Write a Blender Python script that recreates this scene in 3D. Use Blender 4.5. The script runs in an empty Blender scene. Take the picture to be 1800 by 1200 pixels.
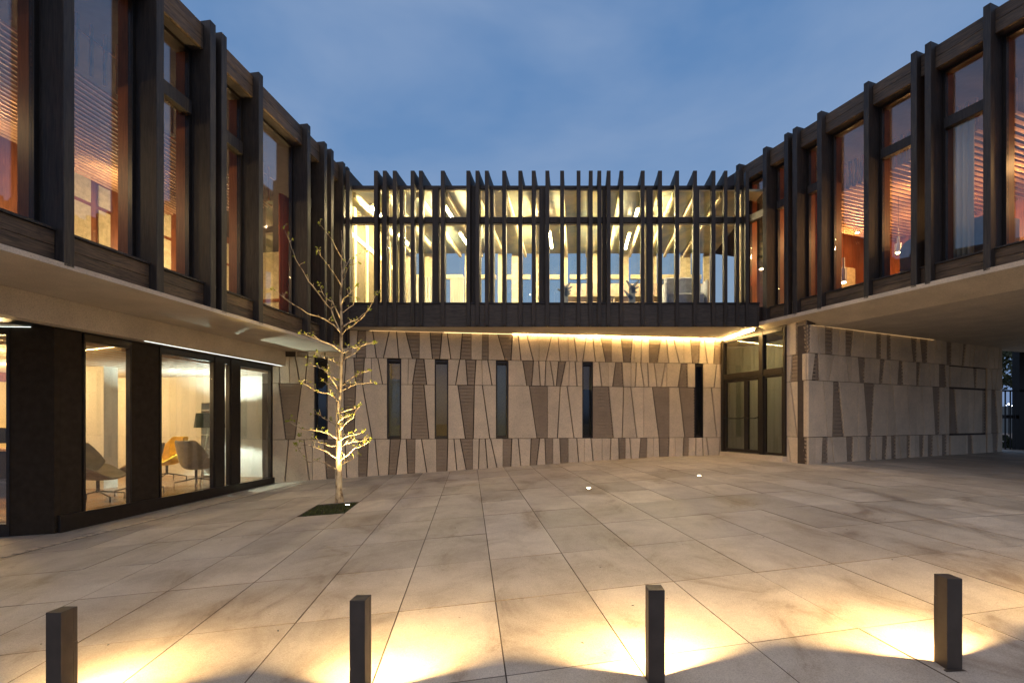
import bpy, bmesh, math, random
from mathutils import Vector, Matrix
random.seed(7)
PI = math.pi
SC = bpy.context.scene
COL = SC.collection
F = 850.0            # focal length in photo pixels
EYE = 1.5

# ------------------------------------------------------------------ camera
cd = bpy.data.cameras.new('camera'); cam = bpy.data.objects.new('camera', cd); COL.objects.link(cam)
cam.location = (0, 0, EYE); cam.rotation_euler = (PI/2, 0, 0)
cd.sensor_width = 36; cd.lens = 17.0; cd.shift_y = 140/1800; cd.clip_start = .05; cd.clip_end = 2000
SC.camera = cam

# ------------------------------------------------------------------ world: dusk sky
W = bpy.data.worlds.new('World'); SC.world = W; W.use_nodes = True
nt = W.node_tree; nt.nodes.clear()
def wn(t, **k):
    n = nt.nodes.new(t)
    for a, b in k.items(): setattr(n, a, b)
    return n
out = wn('ShaderNodeOutputWorld'); bg = wn('ShaderNodeBackground')
sky = wn('ShaderNodeTexSky'); sky.sky_type = 'NISHITA'; sky.sun_disc = False
sky.sun_elevation = math.radians(-4.0); sky.sun_rotation = math.radians(200); sky.altitude = 200
sky.dust_density = 2.0; sky.ozone_density = 4.0
tc = wn('ShaderNodeTexCoord'); mp = wn('ShaderNodeMapping'); mp.inputs['Scale'].default_value = (1.0, 1.0, 2.2)
n1 = wn('ShaderNodeTexNoise'); n1.inputs['Scale'].default_value = 1.9; n1.inputs['Detail'].default_value = 5; n1.inputs['Roughness'].default_value = .52
n1.inputs['Distortion'].default_value = .3
cr = wn('ShaderNodeValToRGB'); cr.color_ramp.elements[0].position = .38; cr.color_ramp.elements[1].position = .72
sep = wn('ShaderNodeSeparateXYZ'); zr = wn('ShaderNodeValToRGB')
e = zr.color_ramp.elements
e[0].position = 0.0; e[0].color = (.020, .030, .055, 1)
e[1].position = 1.0; e[1].color = (.050, .105, .215, 1)
q = e.new(.03); q.color = (.10, .15, .27, 1)
q = e.new(.25); q.color = (.112, .195, .325, 1)
q = e.new(.6); q.color = (.070, .145, .275, 1)
mixc = wn('ShaderNodeMixRGB'); mixc.inputs['Color2'].default_value = (.185, .245, .345, 1)
adds = wn('ShaderNodeMixRGB', blend_type='ADD'); adds.inputs['Fac'].default_value = 1
skm = wn('ShaderNodeMixRGB', blend_type='MULTIPLY'); skm.inputs['Fac'].default_value = 1; skm.inputs['Color2'].default_value = (1, 1, 1, 1)
mul = wn('ShaderNodeMath', operation='MULTIPLY'); mul.inputs[1].default_value = .8
nt.links.new(tc.outputs['Generated'], mp.inputs['Vector']); nt.links.new(mp.outputs[0], n1.inputs['Vector'])
nt.links.new(n1.outputs['Fac'], cr.inputs['Fac']); nt.links.new(tc.outputs['Generated'], sep.inputs[0])
nt.links.new(sep.outputs['Z'], zr.inputs['Fac']); nt.links.new(cr.outputs['Color'], mul.inputs[0])
nt.links.new(mul.outputs[0], mixc.inputs['Fac']); nt.links.new(zr.outputs['Color'], mixc.inputs['Color1'])
nt.links.new(sky.outputs[0], skm.inputs['Color1'])
sks = wn('ShaderNodeMixRGB', blend_type='ADD'); sks.inputs['Fac'].default_value = 1.0
nt.links.new(mixc.outputs[0], sks.inputs['Color1']); nt.links.new(skm.outputs[0], sks.inputs['Color2'])
nt.links.new(sks.outputs[0], bg.inputs['Color']); bg.inputs['Strength'].default_value = .625
nt.links.new(bg.outputs[0], out.inputs[0])

# faint warm fill sun, very wide, added behind the camera to lift the courtyard
sun_l = bpy.data.lights.new('warm_fill_sun', 'SUN'); sun_l.energy = .34; sun_l.angle = math.radians(80); sun_l.color = (1, .72, .44)
sun = bpy.data.objects.new('warm_fill_sun', sun_l); COL.objects.link(sun); sun.rotation_euler = (math.radians(27), 0, math.radians(-12))
SC.view_settings.view_transform = 'Standard'; SC.view_settings.look = 'None'
SC.view_settings.exposure = 1.4; SC.view_settings.gamma = 1; SC.view_settings.use_curve_mapping = False
SC.cycles.max_bounces = 7; SC.cycles.diffuse_bounces = 3; SC.cycles.glossy_bounces = 3
SC.cycles.transmission_bounces = 4; SC.cycles.transparent_max_bounces = 28
SC.cycles.sample_clamp_indirect = 2.5; SC.cycles.sample_clamp_direct = 0
SC.cycles.use_denoising = True; SC.cycles.caustics_reflective = False; SC.cycles.caustics_refractive = False
try: SC.cycles.denoiser = 'OPENIMAGEDENOISE'
except Exception: pass

# ------------------------------------------------------------------ helpers
def tag(o, label=None, cat=None, group=None, kind=None):
    if label: o['label'] = label
    if cat: o['category'] = cat
    if group: o['group'] = group
    if kind: o['kind'] = kind
    return o
def empty(name, loc=(0, 0, 0), label=None, cat=None, group=None):
    o = bpy.data.objects.new(name, None); o.location = loc; COL.objects.link(o); o.empty_display_size = .2
    return tag(o, label, cat, group)
class MB:
    def __init__(s): s.v = []; s.f = []
    def hexa(s, c):
        n = len(s.v); s.v += [tuple(p) for p in c]
        s.f += [tuple(n+i for i in q) for q in ((0, 3, 2, 1), (4, 5, 6, 7), (0, 1, 5, 4), (1, 2, 6, 5), (2, 3, 7, 6), (3, 0, 4, 7))]
        return s
    def box(s, a, b, fr=None):
        (x0, y0, z0), (x1, y1, z1) = a, b
        c = [(x0, y0, z0), (x1, y0, z0), (x1, y1, z0), (x0, y1, z0), (x0, y0, z1), (x1, y0, z1), (x1, y1, z1), (x0, y1, z1)]
        if fr: c = [fr(*p) for p in c]
        return s.hexa(c)
    def quad(s, p):
        n = len(s.v); s.v += [tuple(q) for q in p]; s.f.append(tuple(range(n, n+len(p)))); return s
    def prism(s, poly, h0, h1):     # poly (x,y), vertical
        n = len(s.v); k = len(poly)
        s.v += [(x, y, h0) for x, y in poly] + [(x, y, h1) for x, y in poly]
        s.f.append(tuple(n+k-1-i for i in range(k))); s.f.append(tuple(n+k+i for i in range(k)))
        for i in range(k): j = (i+1) % k; s.f.append((n+i, n+j, n+k+j, n+k+i))
        return s
    def tube(s, pts, rad, n=6, cap=True):
        pts = [Vector(p) for p in pts]; k = len(pts); base = len(s.v)
        up = Vector((.13, .31, .94))
        for i, p in enumerate(pts):
            d = (pts[min(i+1, k-1)]-pts[max(i-1, 0)]).normalized()
            a = d.cross(up)
            if a.length < .05: a = d.cross(Vector((1, 0, 0)))
            a.normalize(); b = d.cross(a); r = rad[i] if isinstance(rad, (list, tuple)) else rad
            for j in range(n):
                t = 2*PI*j/n; s.v.append(tuple(p+a*r*math.cos(t)+b*r*math.sin(t)))
        for i in range(k-1):
            for j in range(n):
                j2 = (j+1) % n; s.f.append((base+i*n+j, base+i*n+j2, base+(i+1)*n+j2, base+(i+1)*n+j))
        if cap:
            s.f.append(tuple(base+j for j in range(n))[::-1]); s.f.append(tuple(base+(k-1)*n+j for j in range(n)))
        return s
    def mesh(s, name, mat):
        m = bpy.data.meshes.new(name); m.from_pydata(s.v, [], s.f); m.update()
        bm = bmesh.new(); bm.from_mesh(m); bmesh.ops.recalc_face_normals(bm, faces=bm.faces); bm.to_mesh(m); bm.free()
        if mat: m.materials.append(mat)
        return m
    def build(s, name, mat, parent=None, smooth=False, bevel=0, label=None):
        o = bpy.data.objects.new(name, s.mesh(name, mat)); COL.objects.link(o)
        if parent:
            o.parent = parent; o.matrix_parent_inverse = Matrix.Translation(parent.location).inverted() if not parent.parent else parent_world(parent).inverted()
        if smooth:
            for p in o.data.polygons: p.use_smooth = True
        if bevel:
            b = o.modifiers.new('bevel', 'BEVEL'); b.width = bevel; b.segments = 1; b.limit_method = 'ANGLE'
        if label: o['label'] = label
        return o
def parent_world(o):
    m = Matrix.Translation(o.location)
    if o.parent: m = parent_world(o.parent) @ o.matrix_parent_inverse @ m
    return m

# ------------------------------------------------------------------ materials
def newmat(name):
    m = bpy.data.materials.new(name); m.use_nodes = True; t = m.node_tree; t.nodes.clear()
    o = t.nodes.new('ShaderNodeOutputMaterial'); b = t.nodes.new('ShaderNodeBsdfPrincipled'); t.links.new(b.outputs[0], o.inputs[0])
    return m, t, b, o
def N(t, typ, **k):
    n = t.nodes.new(typ)
    for a, b in k.items():
        if a in n.inputs: n.inputs[a].default_value = b
        else: setattr(n, a, b)
    return n
def ramp(t, src, stops):
    r = t.nodes.new('ShaderNodeValToRGB'); el = r.color_ramp.elements
    while len(el) < len(stops): el.new(.5)
    for e_, (p, c) in zip(el, stops): e_.position = p; e_.color = (*c, 1)
    t.links.new(src, r.inputs['Fac']); return r.outputs['Color']
def coords(t, scale=(1, 1, 1), obj=False, rot=(0, 0, 0)):
    c = t.nodes.new('ShaderNodeTexCoord'); m = t.nodes.new('ShaderNodeMapping'); m.inputs['Scale'].default_value = scale
    m.inputs['Rotation'].default_value = rot
    t.links.new(c.outputs['Object'], m.inputs['Vector']); return m.outputs[0]
def bump(t, b, src, strength, dist=.01):
    n = t.nodes.new('ShaderNodeBump'); n.inputs['Strength'].default_value = strength; n.inputs['Distance'].default_value = dist
    t.links.new(src, n.inputs['Height']); t.links.new(n.outputs[0], b.inputs['Normal']); return n
def mul_rand(t, col, amt, island=False):
    if island: r = t.nodes.new('ShaderNodeNewGeometry').outputs['Random Per Island']
    else: r = t.nodes.new('ShaderNodeObjectInfo').outputs['Random']
    mr = t.nodes.new('ShaderNodeMapRange'); mr.inputs['To Min'].default_value = 1-amt; mr.inputs['To Max'].default_value = 1+amt
    t.links.new(r, mr.inputs['Value'])
    m = t.nodes.new('ShaderNodeMixRGB'); m.blend_type = 'MULTIPLY'; m.inputs['Fac'].default_value = 1
    t.links.new(col, m.inputs['Color1']); t.links.new(mr.outputs[0], m.inputs['Color2']); return m.outputs[0]
def plain(name, col, rough=.5, metal=0, spec=.5, emit=None, es=0):
    m, t, b, o = newmat(name); b.inputs['Base Color'].default_value = (*col, 1); b.inputs['Roughness'].default_value = rough
    b.inputs['Metallic'].default_value = metal; b.inputs['Specular IOR Level'].default_value = spec
    if emit: b.inputs['Emission Color'].default_value = (*emit, 1); b.inputs['Emission Strength'].default_value = es
    else:
        n = N(t, 'ShaderNodeTexNoise', Scale=9.0, Detail=5.0); t.links.new(coords(t), n.inputs['Vector'])
        c = ramp(t, n.outputs['Fac'], [(.3, tuple(x*.82 for x in col)), (.7, tuple(min(1, x*1.15) for x in col))]); t.links.new(c, b.inputs['Base Color'])
    return m
def wood(name, dark, light, scale=(14, 14, .9), rough=.6, bs=.35, rnd=.18):
    m, t, b, o = newmat(name); v = coords(t, scale)
    n = N(t, 'ShaderNodeTexNoise', Scale=2.6, Detail=7.0, Roughness=.62, Distortion=.9); t.links.new(v, n.inputs['Vector'])
    w = N(t, 'ShaderNodeTexNoise', Scale=1.1, Detail=3.0); t.links.new(coords(t), w.inputs['Vector'])
    c1 = ramp(t, n.outputs['Fac'], [(.34, dark), (.66, light)])
    c2 = ramp(t, w.outputs['Fac'], [(.3, (.7, .7, .72)), (.7, (1.2, 1.18, 1.12))])
    mx = t.nodes.new('ShaderNodeMixRGB'); mx.blend_type = 'MULTIPLY'; mx.inputs['Fac'].default_value = 1
    t.links.new(c1, mx.inputs['Color1']); t.links.new(c2, mx.inputs['Color2'])
    t.links.new(mul_rand(t, mx.outputs[0], rnd), b.inputs['Base Color']); b.inputs['Roughness'].default_value = rough
    bump(t, b, n.outputs['Fac'], bs, .006); return m
def concrete(name, base, var=.14, pit=.5, rough=.8, tint=(1, 1, 1), rnd=.07, gr_=.6, gs=55.0):
    m, t, b, o = newmat(name); v = coords(t)
    n = N(t, 'ShaderNodeTexNoise', Scale=1.3, Detail=8.0, Roughness=.62); t.links.new(v, n.inputs['Vector'])
    g = N(t, 'ShaderNodeTexNoise', Scale=gs, Detail=4.0, Roughness=.7); t.links.new(v, g.inputs['Vector'])
    d = tuple(x*(1-var) for x in base); l = tuple(min(1, x*(1+var)*k) for x, k in zip(base, tint))
    c1 = ramp(t, n.outputs['Fac'], [(.3, d), (.7, l)]); c2 = ramp(t, g.outputs['Fac'], [(.3, (1-.5*gr_,)*3), (.55, (1+.1*gr_,)*3)])
    mx = t.nodes.new('ShaderNodeMixRGB'); mx.blend_type = 'MULTIPLY'; mx.inputs['Fac'].default_value = 1
    t.links.new(c1, mx.inputs['Color1']); t.links.new(c2, mx.inputs['Color2'])
    t.links.new(mul_rand(t, mx.outputs[0], rnd), b.inputs['Base Color']); b.inputs['Roughness'].default_value = rough
    vo = N(t, 'ShaderNodeTexVoronoi', Scale=38.0); t.links.new(v, vo.inputs['Vector'])
    pr = ramp(t, vo.outputs['Distance'], [(.05, (0, 0, 0)), (.22, (1, 1, 1))])
    ad = t.nodes.new('ShaderNodeMixRGB'); ad.inputs['Fac'].default_value = .5; t.links.new(pr, ad.inputs['Color1']); t.links.new(g.outputs['Fac'], ad.inputs['Color2'])
    bump(t, b, ad.outputs[0], pit, .012); return m
def glass(name, tint=(1, 1, 1), refl=.06, power=3.0, gain=.85):
    m, t, b, o = newmat(name); t.nodes.remove(b)
    tr = N(t, 'ShaderNodeBsdfTransparent'); tr.inputs['Color'].default_value = (*tint, 1)
    gl = N(t, 'ShaderNodeBsdfGlossy'); gl.inputs['Roughness'].default_value = .0; gl.inputs['Color'].default_value = (.95, .97, 1, 1)
    lw = t.nodes.new('ShaderNodeLayerWeight'); lw.inputs['Blend'].default_value = .5
    p = N(t, 'ShaderNodeMath', operation='POWER'); p.inputs[1].default_value = power
    ma = N(t, 'ShaderNodeMath', operation='MULTIPLY_ADD'); ma.inputs[1].default_value = gain; ma.inputs[2].default_value = refl
    t.links.new(lw.outputs['Facing'], p.inputs[0]); t.links.new(p.outputs[0], ma.inputs[0])
    nn = N(t, 'ShaderNodeTexNoise', Scale=.7, Detail=1.0); t.links.new(coords(t), nn.inputs['Vector'])
    bp = t.nodes.new('ShaderNodeBump'); bp.inputs['Strength'].default_value = .06; bp.inputs['Distance'].default_value = .02
    t.links.new(nn.outputs['Fac'], bp.inputs['Height']); t.links.new(bp.outputs[0], gl.inputs['Normal'])
    mx = t.nodes.new('ShaderNodeMixShader'); t.links.new(ma.outputs[0], mx.inputs[0]); t.links.new(tr.outputs[0], mx.inputs[1]); t.links.new(gl.outputs[0], mx.inputs[2])
    t.links.new(mx.outputs[0], o.inputs[0]); return m
def emis(name, col, s):
    m, t, b, o = newmat(name); t.nodes.remove(b); e_ = N(t, 'ShaderNodeEmission'); e_.inputs['Color'].default_value = (*col, 1); e_.inputs['Strength'].default_value = s
    t.links.new(e_.outputs[0], o.inputs[0]); return m
def curtain_mat(name, col, tr=.35):
    m, t, b, o = newmat(name); b.inputs['Base Color'].default_value = (*col, 1); b.inputs['Roughness'].default_value = .9
    tl = N(t, 'ShaderNodeBsdfTranslucent'); tl.inputs['Color'].default_value = (*col, 1)
    mx = t.nodes.new('ShaderNodeMixShader'); mx.inputs[0].default_value = tr; t.links.new(b.outputs[0], mx.inputs[1]); t.links.new(tl.outputs[0], mx.inputs[2]); t.links.new(mx.outputs[0], o.inputs[0]); return m

M_fin = wood('charred timber', (.010, .0095, .011), (.046, .038, .034), bs=.6)
M_finL = wood('charred timber lengthwise', (.030, .021, .014), (.150, .100, .060), scale=(1.3, 1.3, 15), bs=.5)
M_bfin = wood('bridge timber', (.013, .011, .010), (.044, .034, .027))
M_bpar = wood('bridge parapet boards', (.018, .016, .015), (.060, .050, .043), scale=(1.5, 1.5, 14))
M_steel = plain('dark bronze frame', (.024, .019, .016), .38, .35)
M_panel = plain('dark cladding sheet', (.040, .031, .022), .9, spec=.1)
M_soff = concrete('board marked concrete', (.56, .48, .375), .16, .25, .8)
M_wall = concrete('cast stone', (.62, .52, .39), .16, .95, tint=(1.02, 1, .97), rnd=.11, gr_=.55, gs=42.0)
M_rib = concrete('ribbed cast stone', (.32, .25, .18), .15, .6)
M_back = plain('recess mortar', (.07, .052, .04), .9)
M_glass = glass('window glass', (.97, .98, .97), .075, 2.4, .75)
M_glassB = glass('bridge glass', (.98, .98, .95), .03, 3.0, .6)
M_glassD = glass('door glass', (.75, .76, .70), .05, 2.6, .6)
M_owood = wood('orange interior wood', (.17, .050, .016), (.30, .10, .035), rough=.45, bs=.1)
M_slat = wood('ceiling slat wood', (.42, .24, .13), (.62, .40, .25), scale=(8, 8, 8), rough=.5, bs=.05)
M_dark = plain('dark ceiling void', (.05, .04, .04), .9)
M_white = concrete('white plaster', (.62, .60, .54), .05, .04, .8)
M_pale = concrete('pale yellow plaster', (.60, .50, .28), .05, .04, .8)
M_floorI = wood('interior floor', (.24, .13, .07), (.36, .21, .12), rough=.25, bs=.02)
M_bint = plain('bridge interior paint', (.66, .58, .38), .6)
M_bceil, t, b, o = newmat('bridge ceiling'); nn = N(t, 'ShaderNodeTexNoise', Scale=1.1, Detail=4.0, Distortion=1.0); t.links.new(coords(t, (1, .6, 1)), nn.inputs['Vector'])
t.links.new(ramp(t, nn.outputs['Fac'], [(.35, (.22, .29, .30)), (.5, (.40, .42, .32)), (.68, (.62, .58, .34))]), b.inputs['Base Color']); b.inputs['Roughness'].default_value = .28  # blue to yellow mottle paints sky and reflections of a translucent glass roof
M_blk = plain('black metal', (.015, .014, .013), .35, .6)
M_bol = plain('bronze bollard metal', (.085, .066, .05), .45, .3)
M_bark = None
M_tube = emis('fluorescent tube', (1.0, .78, .42), 440)
M_led = emis('warm led strip', (1.0, .64, .24), 50)
M_ledw = emis('cool led strip', (.86, .98, .90), 1.1)
M_ledd = emis('dim led strip', (1.0, .62, .28), .3)
M_bulb = emis('warm bulb', (1.0, .72, .32), 30)
M_cur = curtain_mat('white curtain', (.62, .62, .56))
M_curo = curtain_mat('rust curtain', (.50, .16, .08))
M_leaf = curtain_mat('young leaf', (.30, .34, .05), .4)

# ------------------------------------------------------------------ ground
def gz(x, y):
    gx = .0523*x if x < 3.5 else .183+.10*(1-math.exp(-(x-3.5)/1.9))
    if x < -9: gx = -.47
    return EYE-1.5+gx+.0132*y
def pave_mat(name, island):
    m, t, b, o = newmat(name); v = coords(t)
    n = N(t, 'ShaderNodeTexNoise', Scale=1.1, Detail=10.0, Roughness=.7, Distortion=.2); t.links.new(v, n.inputs['Vector'])
    c1 = ramp(t, n.outputs['Fac'], [(.28, (.36, .31, .25)), (.5, (.48, .425, .35)), (.72, (.57, .515, .43))])
    st = N(t, 'ShaderNodeTexNoise', Scale=1.0, Detail=9.0, Roughness=.72, Distortion=.8); t.links.new(coords(t, (1.5, .8, 1), rot=(0, 0, .1)), st.inputs['Vector'])
    c2 = ramp(t, st.outputs['Fac'], [(.35, (.52, .46, .42)), (.43, (.84, .82, .80)), (.52, (1.0, 1.0, 1.0)), (.66, (1.10, 1.10, 1.08))])
    g = N(t, 'ShaderNodeTexNoise', Scale=120.0, Detail=3.0, Roughness=.8); t.links.new(v, g.inputs['Vector'])
    c3 = ramp(t, g.outputs['Fac'], [(.3, (.62, .6, .58)), (.6, (1.1, 1.1, 1.1))])
    sp = N(t, 'ShaderNodeTexVoronoi', Scale=3.1); t.links.new(v, sp.inputs['Vector'])
    c4 = ramp(t, sp.outputs['Distance'], [(.012, (.28, .24, .2)), (.035, (1, 1, 1))])
    cur = c1
    for c in (c2, c3, c4):
        mx = t.nodes.new('ShaderNodeMixRGB'); mx.blend_type = 'MULTIPLY'; mx.inputs['Fac'].default_value = .9
        t.links.new(cur, mx.inputs['Color1']); t.links.new(c, mx.inputs['Color2']); cur = mx.outputs[0]
    t.links.new(mul_rand(t, cur, .17, island), b.inputs['Base Color'])
    rr = ramp(t, st.outputs['Fac'], [(.3, (.38, .38, .38)), (.6, (.72, .72, .72))]); t.links.new(rr, b.inputs['Roughness'])
    bump(t, b, g.outputs['Fac'], .35, .004); return m
M_pave = pave_mat('granite paving', False); M_paveI = pave_mat('granite paving far', True)
M_joint = plain('joint sand', (.15, .12, .09), .95)
M_soil = plain('planting soil', (.028, .022, .012), .95)
# base sheet
gm = MB()
xs = [-300, -120, -40, -20, -12, -9, -6, -3, 0, 3, 3.5, 4.5, 5.5, 7, 9, 12, 16, 22, 40, 120, 300]; ys = [-200, -60, -20, -6, 0, 4, 8, 12, 16, 20, 24, 40, 90, 200]
idx = {}
for j, y in enumerate(ys):
    for i, x in enumerate(xs):
        idx[i, j] = len(gm.v); gm.v.append((x, y, gz(max(-12, min(x, 30)), min(max(y, -20), 24)) - .045 - (max(0, y-24)*.02)))
for j in range(len(ys)-1):
    for i in range(len(xs)-1): gm.f.append((idx[i, j], idx[i+1, j], idx[i+1, j+1], idx[i, j+1]))
ground = gm.build('ground', M_joint); tag(ground, 'dark ground bed under the granite slabs of the courtyard', kind='structure')
LX, DY = .205, 1.13
def sP(L, D): return (L*1-D*.087, L*.15+D*1.0)
plaza = MB()
cand = []
for i in range(-22, 40):
    for j in range(-9, 15):
        L0 = .205+.76*i; D0 = 3.89-.0+1.13*(j)
        if i == -4 and j == 4: pit = (L0, D0); continue
        cx, cy = sP(L0+.38, D0+.565)
        if cy < .3: vis = False
        else:
            u = cx/cy; px = 900+850*u; py = 740+850*(EYE-gz(cx, cy))/cy
            vis = -110 < px < 1910 and py < 1290 and cx > .153*cy-8.6 and cy < 13.2+.139*(cx+6.47) and cy < 17
        cand.append((0 if vis else 1, cx*cx+cy*cy, i, j, L0, D0, vis))
cand.sort()
npart = 0
plaza_root = MB(); 
stuff = MB(); slabs = []
for k, (_, _, i, j, L0, D0, vis) in enumerate(cand):
    g = .002
    l0, l1, d0, d1 = L0+g, L0+.76-g, D0+g, D0+1.13-g
    dz = random.uniform(-.0015, .0015); tx = random.uniform(-.002, .002)
    pts = [sP(l0, d0), sP(l1, d0), sP(l1, d1), sP(l0, d1)]
    top = [(x, y, gz(x, y)+dz+(tx if q in (0, 3) else -tx)) for q, (x, y) in enumerate(pts)]
    # bevelled edge: inner ring
    b_ = .0025
    pin = [sP(l0+b_, d0+b_), sP(l1-b_, d0+b_), sP(l1-b_, d1-b_), sP(l0+b_, d1-b_)]
    tin = [(x, y, gz(x, y)+dz+(tx if q in (0, 3) else -tx)) for q, (x, y) in enumerate(pin)]
    tgt = stuff if (not vis or npart >= 296) else MB()
    n = len(tgt.v)
    tgt.v += tin + [(x, y, z-.004) for x, y, z in top] + [(x, y, z-.04) for x, y, z in top]
    tgt.f.append((n, n+1, n+2, n+3))
    for a in range(4):
        b2 = (a+1) % 4
        tgt.f.append((n+4+a, n+4+b2, n+b2, n+a)); tgt.f.append((n+8+a, n+8+b2, n+4+b2, n+4+a))
    if tgt is not stuff: slabs.append(tgt); npart += 1
def joint_sides(o):
    o.data.materials.append(M_joint)
    for i_, p in enumerate(o.data.polygons):
        if i_ % 9: p.material_index = 1
for s_ in slabs: joint_sides(s_.build('paving_slab', M_pave, ground))
so = stuff.build('far_paving', M_paveI, ground); joint_sides(so); so['kind'] = 'stuff'

# ------------------------------------------------------------------ frames of reference
def LF(t, d, z): return (.153*t-6.48-d*.9885, t+d*.151, z+EYE)          # west wing upper facade
def tL(x): u = (x-900)/F; return 6.48/(.153-u)
def RF(t, d, z): return (11.46-.3635*t+d*.94, t+d*.3416, z+EYE)          # east wing upper facade
def tR(x): u = (x-900)/F; return 11.46/(u+.3635)
def GF(t, d, z): return (.153*t-8.474-d*.9885, t+d*.151, z+EYE)          # west ground floor glazing
def tG(x): u = (x-900)/F; return 8.474/(.153-u)
BZ = 12.9
def BF(x, d, z): return (x+.138*d, BZ+d, z+EYE)                           # bridge
def xB(px, d=0): return (px-900)/F*(BZ+d)-.138*d
WD = Vector((12.95, 1.8)).normalized()
def WF(s, d, z):                                                          # textured wall, s in metres from its west end, d inward
    return (-6.47+WD.x*s-WD.y*d, 13.1+WD.y*s+WD.x*d, z+EYE)
def sW(px): u = (px-900)/F; return (u*13.1+6.47)/(WD.x-WD.y*u)
RD = Vector((2.235, 1)).normalized()
def EF(s, d, z): return (7.35+RD.x*s-RD.y*d, 12+RD.y*s+RD.x*d, z+EYE)     # east textured wall
def sE(px): u = (px-900)/F; return (u*12-7.35)/(RD.x-RD.y*u)
JD = (Vector((7.35, 12.0))-Vector((7.18, 12.72))).normalized()            # jamb piece, from its back to the corner
def JF(s, d, z): return (7.18+JD.x*s-JD.y*d, 12.72+JD.y*s+JD.x*d, z+EYE)
def sJ(px): u = (px-900)/F; return (u*12.72-7.18)/(JD.x-JD.y*u)

# ------------------------------------------------------------------ west wing
west = empty('west_wing', LF(9, 0, -1.5), 'west wing with charred timber fins above a glazed ground floor, left of the courtyard', 'building')
finT = [2.0, 3.2, 4.55, 6.0, 7.3, 8.34, 8.60, 9.58, 11.25, 11.98, 12.3, 12.9, 13.14]
for t in finT:
    MB().box((t, 0, 1.93), (t+.13, .40, 6.92+random.uniform(-.012, .012)), LF).build('fin', M_fin, west, bevel=.006)
def bays(fins, th): return [(fins[i]+th, fins[i+1]) for i in range(len(fins)-1)]
LB = bays(finT, .13)
noTr = {3, 7, 2, 1, 0}
for i, (a, b) in enumerate(LB):
    # spandrel boards and lintel
    if b-a > .05:
        for z0, z1 in ((1.975, 2.175), (2.18, 2.36)):
            MB().box((a+.002, .13, z0), (b-.002, .17, z1), LF).build('spandrel_board', M_finL, west, bevel=.004)
        MB().box((a+.002, .10, 2.365), (b-.002, .46, 2.40), LF).build('sill', M_fin, west, bevel=.003)
        for z0, z1 in ((6.42, 6.63), (6.635, 6.85)):
            MB().box((a+.002, .13, z0), (b-.002, .18, z1), LF).build('lintel_board', M_finL, west, bevel=.004)
    if b-a > .2:
        w = .06
        fr = MB().box((a, .36, 2.40), (a+w, .44, 6.42), LF).box((b-w, .36, 2.40), (b, .44, 6.42), LF).box((a+w, .36, 2.40), (b-w, .44, 2.46), LF).box((a+w, .36, 6.36), (b-w, .44, 6.42), LF)
        wf = fr.build('window_frame', M_steel, west, bevel=.003)
        spans = [(2.46, 6.36)]
        if i not in noTr:
            MB().box((a+w+.001, .30, 5.27), (b-w-.001, .445, 5.50), LF).build('transom', M_fin, west, bevel=.004)
            spans = [(2.46, 5.265), (5.505, 6.36)]
        for z0, z1 in spans:
            MB().box((a+w+.001, .395, z0), (b-w-.001, .407, z1), LF).build('pane', M_glass, wf)
        # timber reveal inside the room, on the far side of each window
        if i < 7: MB().box((b-.05, .445, 2.42), (b+.11, .62, 6.38), LF).build('inner_reveal', M_owood, west)
# building shell
MB().box((1.0, .19, 1.975), (13.3, .55, 2.39), LF).build('edge_beam', M_dark, west)
MB().box((1.0, .19, 6.425), (13.6, .9, 6.86), LF).build('roof_edge', M_dark, west)
MB().box((1.0, .905, 6.44), (19.5, 7.0, 6.80), LF).build('roof', M_dark, west)
# ceiling of dark boards above the hung slats, floor, rear wall
MB().box((1.0, .56, 2.2), (13.4, 6.0, 2.385), LF).build('upper_floor', M_floorI, west)
MB().box((1.0, 6.0, 2.2), (19.5, 6.15, 6.44), LF).build('rear_wall', M_owood, west)
for k in range(12):  # pale panels added to mimic reflections of the lit bridge in the west windows
    a_ = 10.9+.62*k; w_ = .30 if k % 3 else .42
    MB().box((a_, 5.96, 4.55), (a_+w_, 5.995, 5.42), LF).build('pale_panel', M_bint, west)
    MB().box((a_, 5.96, 5.52), (a_+w_, 5.995, 6.05 if k % 2 else 6.2), LF).build('pale_panel', M_bint, west)
MB().box((17.6, .6, 2.4), (17.7, 5.9, 6.43), LF).build('cross_wall', M_bint, west)
for d_ in (1.2, 2.2, 3.3, 4.5): MB().box((17.50, d_, 2.4), (17.59, d_+.12, 6.4), LF).build('wall_batten', M_owood, west)
MB().box((17.48, .6, 4.5), (17.495, 5.9, 4.62), LF).build('wall_rail', M_owood, west)
for k in range(26):
    d = .85+.115*k
    MB().box((4.3, d, 5.0), (11.2, d+.024, 5.035), LF).build('ceiling_slat', M_slat, west)
for k in range(28):
    t = 5.6+.20*k
    MB().box((t, .80, 5.08), (t+.028, .828, 5.85), LF).build('slat_hanger', M_slat, west)
MB().box((4.3, .80, 5.62), (11.2, .815, 5.635), LF).build('cable_tray', M_slat, west)
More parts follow.
